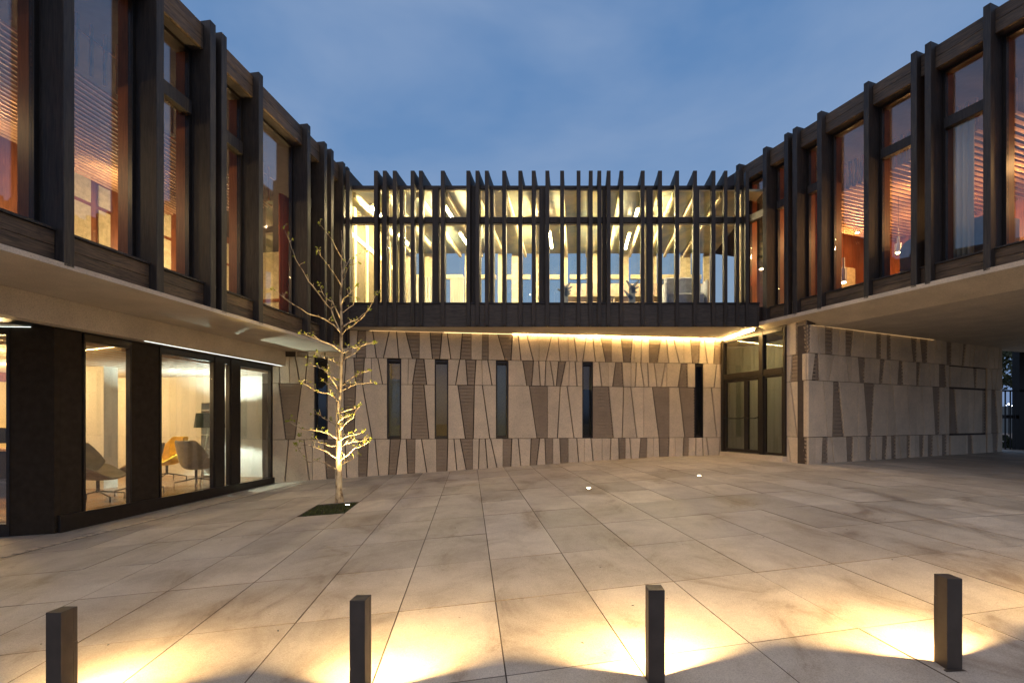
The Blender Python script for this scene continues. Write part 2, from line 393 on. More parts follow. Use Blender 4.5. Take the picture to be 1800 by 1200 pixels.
# downlights
def bulb(loc, parent, e, r=.035, col=(1, .66, .32), name='downlight', mat=None):
    m = MB(); 
    x, y, z = loc
    o = MB().box((x-r*1.6, y-r*1.6, z+.012), (x+r*1.6, y+r*1.6, z+.05)).build(name, M_blk, parent)
    MB().box((x-r, y-r, z), (x+r, y+r, z+.011)).build('lamp_glass', mat or M_bulb, o)
    l = bpy.data.lights.new('point', 'POINT'); l.energy = e; l.color = col; l.shadow_soft_size = .05
    lo = bpy.data.objects.new('room_light', l); lo.location = (x, y, z-.28); COL.objects.link(lo)
for t, d, e in ((5.6, 2.6, 30), (7.2, 3.1, 30), (9.4, 2.8, 28), (12.0, 2.4, 40), (6.3, 4.6, 14), (9.6, 4.8, 16), (13.2, 4.4, 70), (16.0, 3.0, 80)):
    bulb(LF(t, d, 4.90), west, e)
# concrete soffit + fascia
MB().box((-2.0, -.0, 1.90), (13.4, 1.66, 1.965), LF).build('soffit', M_soff, west)
fa = MB().box((-2, -.33, 1.49), (13.15, -.08, 1.975-.08), GF); fa.build('fascia', M_soff, west)
# ground floor glazing
def gbar(t0, t1, z0, z1, d0=-.04, d1=.06, m=None, name='mullion'): return MB().box((t0, d0, z0), (t1, d1, z1), GF).build(name, m or M_steel, west, bevel=.003)
def gzG(t): x, y, z = GF(t, 0, 0); return gz(x, y)-EYE
tc0 = tG(95)
T = {k: tG(k) for k in (140, 143, 228, 277, 278, 374, 390, 402, 418, 475, 485)}
top = 1.485
gbar(tc0+.06, T[140], -1.95, top, name='cladding_panel', m=M_panel)
gbar(T[228], T[277], -1.95, top, -.03, .06, name='cladding_panel', m=M_panel)
for a, b, nm in ((143, 228, 0), (278, 374, 0), (390, 402, 1), (418, 475, 0)):
    t0, t1 = T[a], T[b]; zb = gzG(t0)
    w = .035
    fr = MB().box((t0, -.05, -1.9), (t0+w, .05, 1.42), GF).box((t1-w, -.05, -1.9), (t1, .05, 1.42), GF)
    fr.box((t0+w, -.05, -1.9), (t1-w, .05, zb+.14), GF).box((t0, -.05, 1.34), (t1, .05, top), GF)
    o = fr.build('glazing_frame', M_steel, west, bevel=.003)
    MB().box((t0+w, -.006, zb+.141), (t1-w, .006, 1.339), GF).build('pane', M_glass, o)
gbar(T[374], T[390], -1.9, top, -.07, .07); gbar(T[402], T[418], -1.9, top, -.07, .07); gbar(T[475], 13.0, -1.9, top, -.06, .06)
gbar(tc0, 13.0, -1.95, -1.5, -.12, -.065, name='base_plate')
h = MB().tube([GF(T[402]-.09, -.10, -.2), GF(T[402]-.09, -.10, -.42)], .012).tube([GF(T[402]-.09, -.05, -.2), GF(T[402]-.09, -.10, -.2)], .012); h.build('door_handle', M_blk, west)
# corner and the glazing that turns away west
CX, CY, _ = GF(tc0, 0, 0)
def CF(s, d, z): return (CX-s, CY-.06*s+d, z+EYE)
s25 = (CX - (25-900)/F*CY)/(1-(25-900)/F*(-.06)*1) if False else .62
MB().box((0, -.04, -1.95), (s25, .06, top), CF).build('cladding_panel', M_panel, west)
MB().box((-.05, -.05, -1.95), (0, .05, top), CF).build('corner_post', M_panel, west)
fr = MB().box((s25+.001, -.05, -1.95), (s25+.05, .05, top), CF).box((s25+.05, -.05, -1.95), (2.4, .05, -1.62), CF).box((s25+.05, -.05, 1.36), (2.4, .05, top), CF)
o = fr.build('glazing_frame', M_steel, west); MB().box((s25+.05, -.006, -1.62), (2.4, .006, 1.36), CF).build('pane', M_glass, o)
MB().prism([GF(-2, -.08, 0)[:2], GF(13.1, -.08, 0)[:2], GF(13.1, .3, 0)[:2], GF(-2, .3, 0)[:2]], top+EYE+.004, top+EYE+.06).build('head_plate', M_steel, west)
MB().prism([GF(-2, .302, 0)[:2], GF(tc0, .302, 0)[:2], (-12, 8.4), (-12, 3)], top+EYE+.02, top+EYE+.08).build('porch_soffit', M_soff, west)
# LED line between fascia and glazing head
MB().box((9.0, -.30, 1.481), (13.05, -.285, 1.486), GF).build('led_strip', M_ledw, west)
MB().box((.3, -.06, 1.482), (1.7, -.05, 1.487), CF).build('led_strip', M_ledw, west)
# interior of the ground floor
MB().prism([GF(tc0+.05, .07, 0)[:2], GF(13.0, .07, 0)[:2], (-7.2, 14.6), (-17, 14.6), (-17, 7.4)], -.32, -.10).build('lounge_floor', M_floorI, west)
for k in range(62):
    d = .12+.11*k
    a = MB().box((8.0, d, 1.30), (14.2, d+.06, 1.36), GF).build('lounge_ceiling_slat', M_slat if k % 3 == 0 else M_white, west)
MB().box((7.9, .08, 1.44), (14.4, 9.5, 1.50), GF).build('lounge_ceiling', M_white, west)
MB().box((6.9, 7.2, -1.9), (15, 7.3, 1.44), GF).build('lounge_wall', M_pale, west)
MB().box((13.75, .2, -1.9), (13.9, 7.2, 1.44), GF).build('lounge_wall', M_white, west)
MB().box((11.0, 2.9, -1.9), (11.35, 3.9, 1.30), GF).build('partition', M_white, west)
MB().box((7.9, 6.9, 1.06), (13.74, 7.19, 1.29), GF).build('bulkhead', M_owood, west)
for t, d, e in ((8.4, 2.2, 34), (10.4, 4.6, 60), (9.0, 5.8, 60), (12.2, 5.0, 50), (8.0, 5.5, 50)):
    bulb(GF(t, d, 1.22), west, e*1.1, col=(1, .66, .28))
# floor behind main upper level of west wing towards bridge
# ------------------------------------------------------------------ textured wall under the bridge
RZ = [2.515, 1.76, 1.03, -.50, -1.75]
rows = {
 0: [(520,519,'s'),(523,522,'r'),(543,541,'s'),(569,571,'s'),(603,606,'s'),(629,626,'r'),(643,643,'s'),(655,661.5,'s'),(684,674,'s'),(697,701,'s'),(713,725,'r'),(737.5,737,'s'),(756,760,'r'),(777,773,'s'),(786,792.5,'s'),(813,809,'r'),(828.6,828.6,'s'),(848,847,'r'),(858.7,858.7,'s'),(875,888,'r'),(901,898.5,'s'),(910.7,916,'s'),(926,937.5,'s'),(947.4,947.4,'s'),(970,960,'s'),(980.7,985,'s'),(998,999,'s'),(1009,1014.5,'s'),(1031,1024.5,'s'),(1042,1046.6,'s'),(1056,1065,'r'),(1075.6,1075.6,'s'),(1092,1096.6,'r'),(1112.6,1108.8,'s'),(1115.2,1115.2,'s'),(1128.6,1126.7,'s'),(1141,1141,'r'),(1162.5,1156,'s'),(1171,1176,'s'),(1184,1194,'s'),(1202,1202,'s'),(1213.6,1217.4,'r'),(1231,1228,'s'),(1238,1243.6,'s'),(1257,1255,'r'),(1269,1269,'e')],
 1: [(478,478,'s'),(490,492,'s'),(508,509,'s'),(518.5,527,'s'),(541,536,'s'),(552.5,552.5,'w'),(575.7,575.7,'s'),(608,605,'s'),(622,625,'r'),(640.5,637,'s'),(652.7,653.3,'s'),(664,672.5,'s'),(680.4,680.4,'w'),(705,705,'s'),(718,717,'s'),(732,725,'r'),(745,750,'s'),(764.4,764.4,'w'),(787.8,787.8,'s'),(808,801,'s'),(818.7,822,'r'),(836.8,834,'s'),(847,848,'s'),(857.6,865,'s'),(872,872,'w'),(893.8,893.8,'s'),(919,926,'r'),(938,934.6,'s'),(947,950,'s'),(959.7,958,'s'),(967,974,'s'),(982,978,'r'),(994.7,986,'s'),(1001,1000,'s'),(1011,1014.5,'s'),(1024,1024,'w'),(1042.5,1042.5,'s'),(1053,1058,'s'),(1069,1069,'s'),(1082.6,1077,'r'),(1093.4,1096,'s'),(1109,1109,'s'),(1119,1116.7,'s'),(1126,1132.4,'s'),(1138.4,1140,'s'),(1149.7,1154.8,'s'),(1169.5,1162.5,'s'),(1172,1172,'s'),(1198,1192,'r'),(1207.8,1209,'s'),(1222,1222,'w'),(1236.5,1236.5,'s'),(1260,1255,'s'),(1269,1269,'e')],
 2: [(478,478,'s'),(490,502,'r'),(530,518,'s'),(552.5,552.5,'w'),(575.7,575.7,'s'),(604,606,'r'),(625,622,'s'),(637,654,'s'),(680.4,680.4,'w'),(705,705,'s'),(726,723,'r'),(745,754,'s'),(764.4,764.4,'w'),(787.8,787.8,'s'),(805,818,'r'),(834,832,'s'),(848,861,'s'),(872,872,'w'),(893.8,893.8,'s'),(930.5,944,'r'),(963,963,'s'),(985,980,'s'),(997,1009,'s'),(1024,1024,'w'),(1042.5,1042.5,'r'),(1070,1078.5,'s'),(1096.5,1094,'s'),(1109,1119.6,'s'),(1131.5,1131.5,'s'),(1147,1158.6,'r'),(1176.5,1176.5,'s'),(1194,1204,'r'),(1221,1221,'n'),(1222,1222,'w'),(1236.5,1236.5,'s'),(1250.6,1260,'s'),(1269,1269,'e')],
 3: [(478,478,'s'),(507,500,'s'),(534,545,'s'),(549,549,'s'),(569,575,'r'),(589,588,'s'),(606,610,'s'),(630,630,'r'),(647.5,644,'s'),(659,667,'s'),(686,682,'r'),(704,694,'s'),(714,717.5,'r'),(730,729,'s'),(741,753,'s'),(767,767.5,'r'),(787.5,785,'s'),(798,805,'s'),(809,824,'r'),(831,831,'s'),(842.5,840.6,'s'),(853,859,'s'),(862.5,879,'s'),(884,884,'r'),(900,897,'s'),(911,918,'s'),(934,930.6,'r'),(949,940,'s'),(958,961,'r'),(972,972,'s'),(984,987.5,'r'),(999,999,'s'),(1014,1020,'s'),(1027,1027,'s'),(1039,1046,'s'),(1058.5,1058.5,'s'),(1074,1072,'s'),(1087.7,1089.6,'r'),(1099.8,1099.6,'s'),(1107,1112.6,'s'),(1126.7,1121,'r'),(1137.5,1137,'s'),(1148.5,1148.5,'s'),(1158.6,1161,'r'),(1176.5,1174,'s'),(1186.5,1186.5,'s'),(1202,1199.5,'r'),(1211,1210,'s'),(1223.8,1222,'s'),(1234.6,1239,'s'),(1242,1251,'s'),(1266,1263,'s'),(1269,1269,'e')]}
main_wall = empty('textured_wall', WF(6.5, 0, -1.2), 'pale cast stone wall with slanted smooth and ribbed panels and narrow slit windows, below the glazed bridge', 'wall')
def panel(FR, S, parent, xt0, xb0, xt1, xb1, z1, z0, kind, offs=0.0):
    st0, sb0, st1, sb1 = S(xt0), S(xb0), S(xt1), S(xb1)
    gl = .014 if abs(xt0-xb0) > 1.2 else .005; gr = .014 if abs(xt1-xb1) > 1.2 else .005
    st0 += gl; sb0 += gl; st1 -= gr; sb1 -= gr
    if st1 <= st0+.004 or sb1 <= sb0+.004: 
        if (st1+sb1) < (st0+sb0)+.01: return
        st1 = max(st1, st0+.012); sb1 = max(sb1, sb0+.012)
    z1 -= .006; z0 += .006
    if kind == 's':
        d = -.0+random.uniform(-.0035, .0035)+offs
        b = .006
        v = [FR(sb0+b, d, z0+b), FR(sb1-b, d, z0+b), FR(st1-b, d, z1-b), FR(st0+b, d, z1-b), FR(sb0, d+b, z0), FR(sb1, d+b, z0), FR(st1, d+b, z1), FR(st0, d+b, z1),
             FR(sb0, d+.05, z0), FR(sb1, d+.05, z0), FR(st1, d+.05, z1), FR(st0, d+.05, z1)]
        m = MB(); m.v = v; m.f = [(0, 1, 2, 3)]
        for a in range(4):
            b2 = (a+1) % 4; m.f += [(4+a, 4+b2, b2, a), (8+a, 8+b2, 4+b2, 4+a)]
        m.build('smooth_panel', M_wall, parent)
    else:
        m = MB(); H = z1-z0; n = max(3, int(H/.094)); p = H/n
        def sl(z): f = (z-z0)/H; return sb0+(st0-sb0)*f, sb1+(st1-sb1)*f
        for i in range(n):
            za = z0+i*p+.014; zb = z0+(i+1)*p-.016+random.uniform(-.006, .004)
            a0, a1 = sl(za); c0, c1 = sl(zb)
            k = 3
            da = [random.uniform(.0, .012)+offs for _ in range(k+1)]
            for q_ in range(k):
                f0, f1 = q_/k, (q_+1)/k
                P = lambda s0, s1, f: s0+(s1-s0)*f
                m.hexa([FR(P(a0, a1, f0), da[q_]+.004, za), FR(P(a0, a1, f1), da[q_+1]+.004, za), FR(P(a0, a1, f1), .047, za), FR(P(a0, a1, f0), .047, za),
                        FR(P(c0, c1, f0), da[q_], zb), FR(P(c0, c1, f1), da[q_+1], zb), FR(P(c0, c1, f1), .047, zb), FR(P(c0, c1, f0), .047, zb)])
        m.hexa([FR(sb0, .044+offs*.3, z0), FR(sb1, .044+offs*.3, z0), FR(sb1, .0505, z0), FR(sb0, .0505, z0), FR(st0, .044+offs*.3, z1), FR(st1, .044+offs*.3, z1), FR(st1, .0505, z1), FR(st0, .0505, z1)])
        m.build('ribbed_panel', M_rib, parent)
for r, lst in rows.items():
    for (a, b, k), (c, d_, _) in zip(lst[:-1], lst[1:]):
        if k in 'sr': panel(WF, sW, main_wall, a, b, c, d_, RZ[r], RZ[r+1], k)
# backing with window openings
sl = [(552.5, 575.7), (680.4, 705), (764.4, 787.8), (872, 893.8), (1024, 1042.5), (1222, 1236.5)]
cuts = [-.3]+[s for a, b in sl for s in (sW(a), sW(b))]+[sW(1269.5)]
bk = MB()
for i in range(0, len(cuts), 2): bk.box((cuts[i], .051, -.495), (cuts[i+1], .30, RZ[1]-.005), WF)
bk.box((cuts[0], .051, -1.75), (cuts[-1], .30, -.495), WF).box((cuts[0], .051, RZ[1]-.005), (cuts[-1], .30, RZ[0]), WF)
bk.build('backing_wall', M_back, main_wall)
inner = (1, .0)
for n_, (a, b) in enumerate(sl):
    s0, s1 = sW(a), sW(b)
    w = .035 if n_ not in (4, 5) else .03
    fr = MB().box((s0, .02, RZ[3]), (s0+w, .20, RZ[1]-.03), WF).box((s1-w, .02, RZ[3]), (s1, .20, RZ[1]-.03), WF).box((s0+w, .02, RZ[1]-.09), (s1-w, .20, RZ[1]-.03), WF).box((s0+w, .02, RZ[3]), (s1-w, .20, RZ[3]+.04), WF)
    fr.box((s0+w, .14, RZ[1]-.13), (s1-w, .19, RZ[1]-.09), WF).box((s0+w, .14, RZ[3]+.04), (s1-w, .19, RZ[3]+.08), WF)
    fo = fr.build('slit_window_frame', M_steel, main_wall, bevel=.002)
    MB().box((s0+w, .158, RZ[3]+.08), (s1-w, .166, RZ[1]-.13), WF).build('slit_pane', M_glassD, fo)
    if n_ in (0, 5, 4): MB().box((s0+w, .196, RZ[3]+.01), (s1-w, .215, RZ[1]-.09 if n_ != 4 else .95), WF).build('blind', M_steel, fo)
    elif n_ in (1, 3): MB().box((s0+w, .30, RZ[3]+.02), (s1-w, .31, 1.2 if n_ == 1 else RZ[1]-.1), WF).build('blind', M_white, fo)
# room behind the wall
MB().box((-.2, 3.3, -1.6), (13.2, 3.4, 2.4), WF).build('room_wall', M_pale, main_wall)
for s_, e_ in ((4.05, 7), (7.9, 7)):
    bulb(WF(s_, 1.6, 1.3), main_wall, e_, col=(1, .7, .35))

# ------------------------------------------------------------------ bridge
bridge = empty('glazed_bridge', BF(.5, 2.6, -1.5), 'glazed bridge between the two wings, screened by slender dark vertical timber fins, roof beams overshooting', 'building')
XL, XR = xB(587), 6.56
Bd = 5.3
finX = [611, 660.5, 676, 693.5, 725, 739.5, 778, 823, 839, 855.5, 886, 914.5, 938, 962, 988, 1017, 1038.5, 1053.6, 1070, 1092.5, 1130, 1160.5, 1190.5, 1222, 1254.5, 1276, 1297, 1314]
for px in finX:
    x = xB(px); w = .052 if px < 1260 else .045
    m = MB().box((x-w, 0, 2.56), (x+w, .17, 6.68), BF)
    m.build('fin', M_bfin, bridge, bevel=.005)
    if px < 1290: MB().box((x-w+.004, .171, 6.38), (x+w-.004, Bd, 6.675), BF).build('roof_beam', M_bfin, bridge, bevel=.004)
# parapet boards: joint at each fin
edges = sorted([XL]+[xB(p) for p in finX]+[XR])
for a, b in zip(edges[:-1], edges[1:]):
    MB().box((a+.004, .05, 2.53), (b-.004, .10, 3.14), BF).build('parapet_panel', M_bpar, bridge, bevel=.003)
MB().box((XL, .101, 2.53), (XR, .30, 3.13), BF).build('parapet_core', M_dark, bridge)
MB().box((XL, .02, 3.142), (XR+.06, .32, 3.17), BF).build('coping', M_steel, bridge)
MB().box((XR+.001, .05, 2.53), (XR+.05, 1.9, 3.14), BF).build('parapet_return', M_bpar, bridge)
# glazing line
gd = .24
posts = [590, 671, 701, 762, 833, 862, 954, 1037, 1063, 1143.5, 1229, 1312]
pw = {590: .05, 671: .07, 701: .05, 762: .085, 833: .11, 862: .04, 954: .105, 1037: .055, 1063: .05, 1143.5: .085, 1229: .05, 1312: .05}
PX = [(xB(p), pw[p]) for p in posts]
for x, w in PX: MB().box((x-w, gd-.06, 3.171), (x+w, gd+.16, 6.34), BF).build('post', M_bfin, bridge, bevel=.004)
for (x0, w0), (x1, w1) in zip(PX[:-1], PX[1:]):
    a, b = x0+w0, x1-w1
    MB().box((a+.001, gd-.05, 5.37), (b-.001, gd+.10, 5.52), BF).build('rail', M_bfin, bridge, bevel=.004)
    for z0, z1 in ((3.172, 5.365), (5.525, 6.28)):
        f = .030
        fo = MB().box((a+.002, gd, z0), (a+f, gd+.05, z1), BF).box((b-f, gd, z0), (b-.002, gd+.05, z1), BF).box((a+f, gd, z0), (b-f, gd+.05, z0+f), BF).box((a+f, gd, z1-f), (b-f, gd+.05, z1), BF).build('sash', M_bint, bridge)
        MB().box((a+f, gd+.02, z0+f), (b-f, gd+.03, z1-f), BF).build('pane', M_glassB, fo)
MB().box((XL, gd-.04, 6.29), (xB(1318), gd+.12, 6.375), BF).build('top_rail', M_steel, bridge)
# floor, ceiling, rear facade
MB().box((XL-.6, .31, 2.75), (XR+1.2, Bd+.3, 3.12), BF).build('deck', M_dark, bridge)
MB().box((XL-.6, gd+.13, 6.30), (XR+.3, Bd, 6.36), BF).build('ceiling', M_bceil, bridge)
for x in [xB(p) for p in (611, 671, 725, 778, 833, 886, 938, 988, 1037, 1092, 1143, 1190, 1229, 1276)]:
    MB().box((x-.04, gd+.17, 6.14), (x+.04, Bd-.05, 6.295), BF).build('ceiling_beam', M_bint, bridge)
rp = [-4.7, -3.9, -2.4, -1.15, -.55, .15, 1.25, 2.5, 3.55, 4.6, 5.8, 6.6]
for i, x in enumerate(rp):
    w = .19 if i % 3 == 1 else .11
    MB().box((x-w, Bd, 3.12), (x+w, Bd+.16, 6.30), BF).build('rear_post', M_bint, bridge)
for a, b in zip(rp[:-1], rp[1:]):
    MB().box((a+.195, Bd+.02, 5.36), (b-.195, Bd+.14, 5.52), BF).build('rear_rail', M_bint, bridge)
    MB().box((a+.195, Bd+.06, 3.14), (b-.195, Bd+.07, 5.355), BF).build('rear_pane', M_glassB, bridge)
    MB().box((a+.195, Bd+.06, 5.525), (b-.195, Bd+.07, 6.28), BF).build('rear_pane', M_glassB, bridge)
MB().box((-4.8, Bd+.01, 3.12), (6.7, Bd+.15, 3.75), BF).build('rear_parapet', M_bint, bridge)
MB().box((-4.95, gd+.2, 3.12), (-4.85, Bd-.02, 6.29), BF).build('end_wall', plain('end wall paint', (.10, .078, .04), .7), bridge)
for d_ in (.5, 1.3, 2.1, 3.0, 3.9, 4.8): MB().box((-4.849, d_, 3.12), (-4.80, d_+.14, 6.29), BF).build('wall_post', M_bint, bridge)
MB().box((-4.848, .66, 5.36), (-4.81, 4.78, 5.5), BF).build('wall_rail', M_bint, bridge)
# fluorescent tubes
tubes = [(-4.0, .55, 1.5), (-4.0, 2.3, 3.5), (-1.95, .40, 1.5), (-2.0, 2.5, 3.8), (.75, .75, 1.7), (.85, 2.4, 3.8), (3.45, .7, 1.8), (3.4, 2.5, 3.9)]
for x, d0, d1 in tubes:
    o = MB().box((x-.04, d0, 5.99), (x+.04, d1, 6.055), BF).build('light_batten', M_bint, bridge)
    MB().tube([BF(x, d0+.04, 5.965), BF(x, d1-.04, 5.965)], .017, 8).build('lamp_tube', M_tube, o)
# soffit
MB().prism([BF(XL, .10, 0)[:2], BF(XR+.04, .10, 0)[:2], (6.52, 14.88), (-5.0, 13.30)], 2.48+EYE+.045, 2.48+EYE+.10).build('soffit', M_soff, bridge)
# led strips along wall and door head
for a_, b_, mm in ((650, 780, emis('led strip dimmest', (1, .6, .25), .6)), (780.5, 900, emis('led strip dim', (1, .64, .28), 2)), (900.5, 1020, emis('led strip middle', (1, .64, .26), 32)), (1020.5, 1268, emis('led strip bright', (1, .64, .23), 95))):
    MB().box((sW(a_), -.05, 2.504), (sW(b_), -.038, 2.511), WF).build('led_strip', mm, bridge)
p0, p1 = Vector((6.46, 14.75)), Vector(BF(XR-.03, .25, 0)[:2])
def DFr(s, d, z): q_ = p0+(p1-p0).normalized()*s; nrm = Vector((-(p1-p0).normalized().y, (p1-p0).normalized().x)); q_ = q_+nrm*d; return (q_.x, q_.y, z+EYE)
MB().box((0, .0, 2.47), ((p1-p0).length, .03, 2.50), DFr).build('led_strip', M_led, bridge)

# ------------------------------------------------------------------ entrance screen
door = empty('entrance_screen', (6.7, 13.8, gz(6.7, 13.8)), 'glazed entrance with dark bronze frames and double doors at the end of the textured wall', 'door')
dA, dB = Vector((6.50, 14.86)), Vector((7.19, 12.66)); dd = (dB-dA).normalized(); dl = (dB-dA).length; dn = Vector((-dd.y, dd.x))
def DF(s, d, z): q_ = dA+dd*s+dn*d; return (q_.x, q_.y, z+EYE)
def sD(px): u = (px-900)/F; return (u*dA.y-dA.x)/(dd.x-dd.y*u)
zt, zb = 2.46, -.92
for px, w in ((1273, .05), (1341, .07)):
    MB().box((sD(px)-w, -.08, zb), (sD(px)+w, .06, zt), DF).build('mullion', M_steel, door, bevel=.004)
MB().box((dl-.07, -.06, zb), (dl, .06, zt), DF).build('mullion', M_steel, door, bevel=.004)
a1, b1, a2, b2 = sD(1273)+.052, sD(1341)-.072, sD(1341)+.072, dl-.072
for a, b in ((a1, b1), (a2, b2)):
    MB().box((a, -.07, 1.24), (b, .06, 1.42), DF).build('transom', M_steel, door, bevel=.004)
    MB().box((a, -.07, zt-.08), (b, .06, zt), DF).build('head', M_steel, door, bevel=.004)
    MB().box((a, -.01, 1.42), (b, .0, zt-.08), DF).build('fanlight_pane', M_glassD, door)
def leaf(a, b, z0, z1, w, name):
    fr = MB().box((a, -.04, z0), (a+w, .03, z1), DF).box((b-w, -.04, z0), (b, .03, z1), DF).box((a+w, -.04, z0), (b-w, .03, z0+w*1.3), DF).box((a+w, -.04, z1-w), (b-w, .03, z1), DF)
    o = fr.build(name, M_steel, door, bevel=.003); MB().box((a+w, -.006, z0+w*1.3), (b-w, .004, z1-w), DF).build('pane', M_glassD, o); return o
sm = sD(1313)
l1 = leaf(a1+.003, sm-.003, zb+.02, 1.23, .07, 'door_leaf'); l2 = leaf(sm+.003, b1-.003, zb+.02, 1.23, .07, 'door_leaf')
leaf(a2+.002, b2-.002, zb+.01, 1.235, .05, 'side_light')
for o, a, b in ((l1, a1+.06, sm-.05), (l2, sm+.03, b1-.05)):
    MB().tube([DF(a, -.04, .14), DF(a, -.10, .12), DF(a+.05, -.13, .08), DF(b-.05, -.13, .08), DF(b, -.10, .10), DF(b, -.04, .12)], .013, 8).build('push_bar', M_blk, o)
MB().box((0, -.02, zt+.002), (dl, .5, zt+.3), DF).build('head_panel', M_steel, door)
MB().box((0, -.15, zb-.16), (dl, .3, zb-.002), DF).build('threshold', M_soff, door)
# curtain inside the entrance
cu = MB(); n0 = 0; K = 150
for i in range(K+1):
    s = -1.2+(dl+1.1)*i/K; d = .75+.05*math.sin(i*1.15)+.03*math.sin(i*.37)
    cu.v += [DF(s, d, zb), DF(s, d, 2.3)]
for i in range(K): cu.f.append((2*i, 2*i+2, 2*i+3, 2*i+1))
cuo = cu.build('pleated_curtain', M_cur, None, smooth=True); tag(cuo, 'pale pleated curtain hanging behind the glass entrance doors', 'curtain')
MB().box((6.7, 15.6, .5), (14, 15.7, 3.9)).build('lobby_wall', M_white, door)
bulb(DF(.9, 2.0, 2.2), door, 26, col=(1, .8, .5)); 

# ------------------------------------------------------------------ east wing
east = empty('east_wing', RF(10, 0, -1.5), 'east wing with charred timber fins above an open passage, right of the courtyard', 'building')
rf = [(4.6, .11), (5.9, .11), (7.2, .11), (8.47, .10), (9.32, .10), (9.55, .10), (10.41, .10), (11.42, .11), (12.03, .12), (12.27, .11), (12.88, .12), (13.75, .12)]
for t, th in rf:
    MB().box((t, 0, 2.65), (t+th, .40, 7.33+random.uniform(-.012, .012)), RF).build('fin', M_fin, east, bevel=.006)
RB = [(rf[i][0]+rf[i][1], rf[i+1][0], i) for i in range(len(rf)-1)]
noTrR = {0, 1, 2, 6}
for a, b, i in RB:
    if i < 10:
        for z0, z1 in ((2.70, 2.86), (2.865, 3.02)):
            MB().box((a+.002, .13, z0), (b-.002, .17, z1), RF).build('spandrel_board', M_finL, east, bevel=.004)
        MB().box((a+.002, .10, 3.022), (b-.002, .46, 3.05), RF).build('sill', M_fin, east, bevel=.003)
    for z0, z1 in ((6.82, 7.03), (7.035, 7.25)):
        MB().box((a+.002, .13, z0), (b-.002, .18, z1), RF).build('lintel_board', M_finL, east, bevel=.004)
    if b-a > .2:
        w = .055
        fr = MB().box((a, .34, 3.05), (a+w, .42, 6.82), RF).box((b-w, .34, 3.05), (b, .42, 6.82), RF).box((a+w, .34, 3.05), (b-w, .42, 3.11), RF).box((a+w, .34, 6.76), (b-w, .42, 6.82), RF)
        wf = fr.build('window_frame', M_steel, east, bevel=.003)
        spans = [(3.11, 6.76)]
        if i not in noTrR:
            MB().box((a+w+.001, .29, 5.66), (b-w-.001, .425, 5.86), RF).build('transom', M_fin, east, bevel=.004)
            spans = [(3.11, 5.655), (5.865, 6.76)]
        for z0, z1 in spans:
            MB().box((a+w+.001, .375, z0), (b-w-.001, .387, z1), RF).build('pane', M_glass, wf)
        MB().box((b-.05, .425, 3.06), (b+.05, .60, 6.78), RF).build('inner_reveal', M_owood, east)
MB().box((3.5, .19, 2.70), (13.0, .5, 3.04), RF).build('edge_beam', M_dark, east)
MB().box((3.5, .19, 6.825), (14.4, .9, 7.26), RF).build('roof_edge', M_dark, east)
MB().box((3.5, .905, 6.84), (18.5, 7.0, 7.2), RF).build('roof', M_dark, east)
MB().box((3.5, .51, 2.9), (18.5, 6.0, 3.04), RF).build('upper_floor', M_floorI, east)
MB().box((3.5, 6.0, 2.9), (18.5, 6.15, 6.84), RF).build('rear_wall', M_owood, east)
MB().box((13.9, 1.6, 3.05), (14.0, 6.0, 6.84), RF).build('cross_wall', M_owood, east)
for a_, b_ in ((2.0, 2.5), (4.3, 4.9)): MB().box((13.86, a_, 3.2), (13.895, b_, 4.9), RF).build('pale_panel', M_bint, east)
for k in range(62):
    t = 5.0+.135*k
    MB().box((t, .85, 5.60), (t+.028, 5.5, 5.655), RF).build('ceiling_slat', M_slat, east)
    MB().box((t, .85, 5.656), (t+.028, .91, 6.25), RF).build('slat_hanger', M_slat, east)
for t, d, e in ((8.0, 2.2, 24), (9.3, 3.4, 24), (10.7, 2.2, 22), (11.2, 4.0, 26), (12.6, 1.6, 40), (12.9, 3.5, 48), (7.2, 4.5, 28)):
    bulb(RF(t, d, 5.48), east, e, col=(1, .52, .20))
# sloping concrete edge and flat soffit over the passage
def rp_(t, d, z): return RF(t, d, z)
m = MB(); 
for (ta, tb) in ((2.0, 13.2),):
    m.hexa([rp_(ta, 0.0, 2.60), rp_(tb, 0.0, 2.60), rp_(tb, .85, 2.38), rp_(ta, .85, 2.38), rp_(ta, 0.0, 2.69), rp_(tb, 0.0, 2.69), rp_(tb, .85, 2.69), rp_(ta, .85, 2.69)])
m.build('soffit_edge', M_soff, east)
MB().prism([rp_(2.0, .852, 0)[:2], rp_(12.4, .852, 0)[:2], (15.9, 16.2), (24, 19), (24, 4)], 2.40+EYE, 2.60+EYE).build('soffit', M_soff, east)
# ------------------------------------------------------------------ east textured wall
ewall = empty('textured_wall', EF(4, 0, -1.1), 'shadowed cast stone wall with slanted ribbed panels and a flush hidden door, in the passage below the east wing', 'wall')
EZ = [2.41, 1.70, 1.02, -.40, -1.5]
JZ = [2.58, 1.70, 1.02, -.40, -1.5]
jr = {0: [(1380, 1380, 's'), (1399, 1399, 'r'), (1416, 1416, 'e')], 1: [(1380, 1380, 's'), (1392, 1389, 'r'), (1406, 1406, 's'), (1417, 1417, 'e')],
      2: [(1380, 1380, 's'), (1389, 1401, 's'), (1418, 1418, 'e')], 3: [(1380, 1380, 's'), (1384, 1393, 's'), (1412, 1412, 'r'), (1418, 1418, 'e')]}
for r, lst in jr.items():
    for (a, b, k), (c, d_, _) in zip(lst[:-1], lst[1:]): panel(JF, sJ, ewall, a, b, c, d_, JZ[r], JZ[r+1], k)
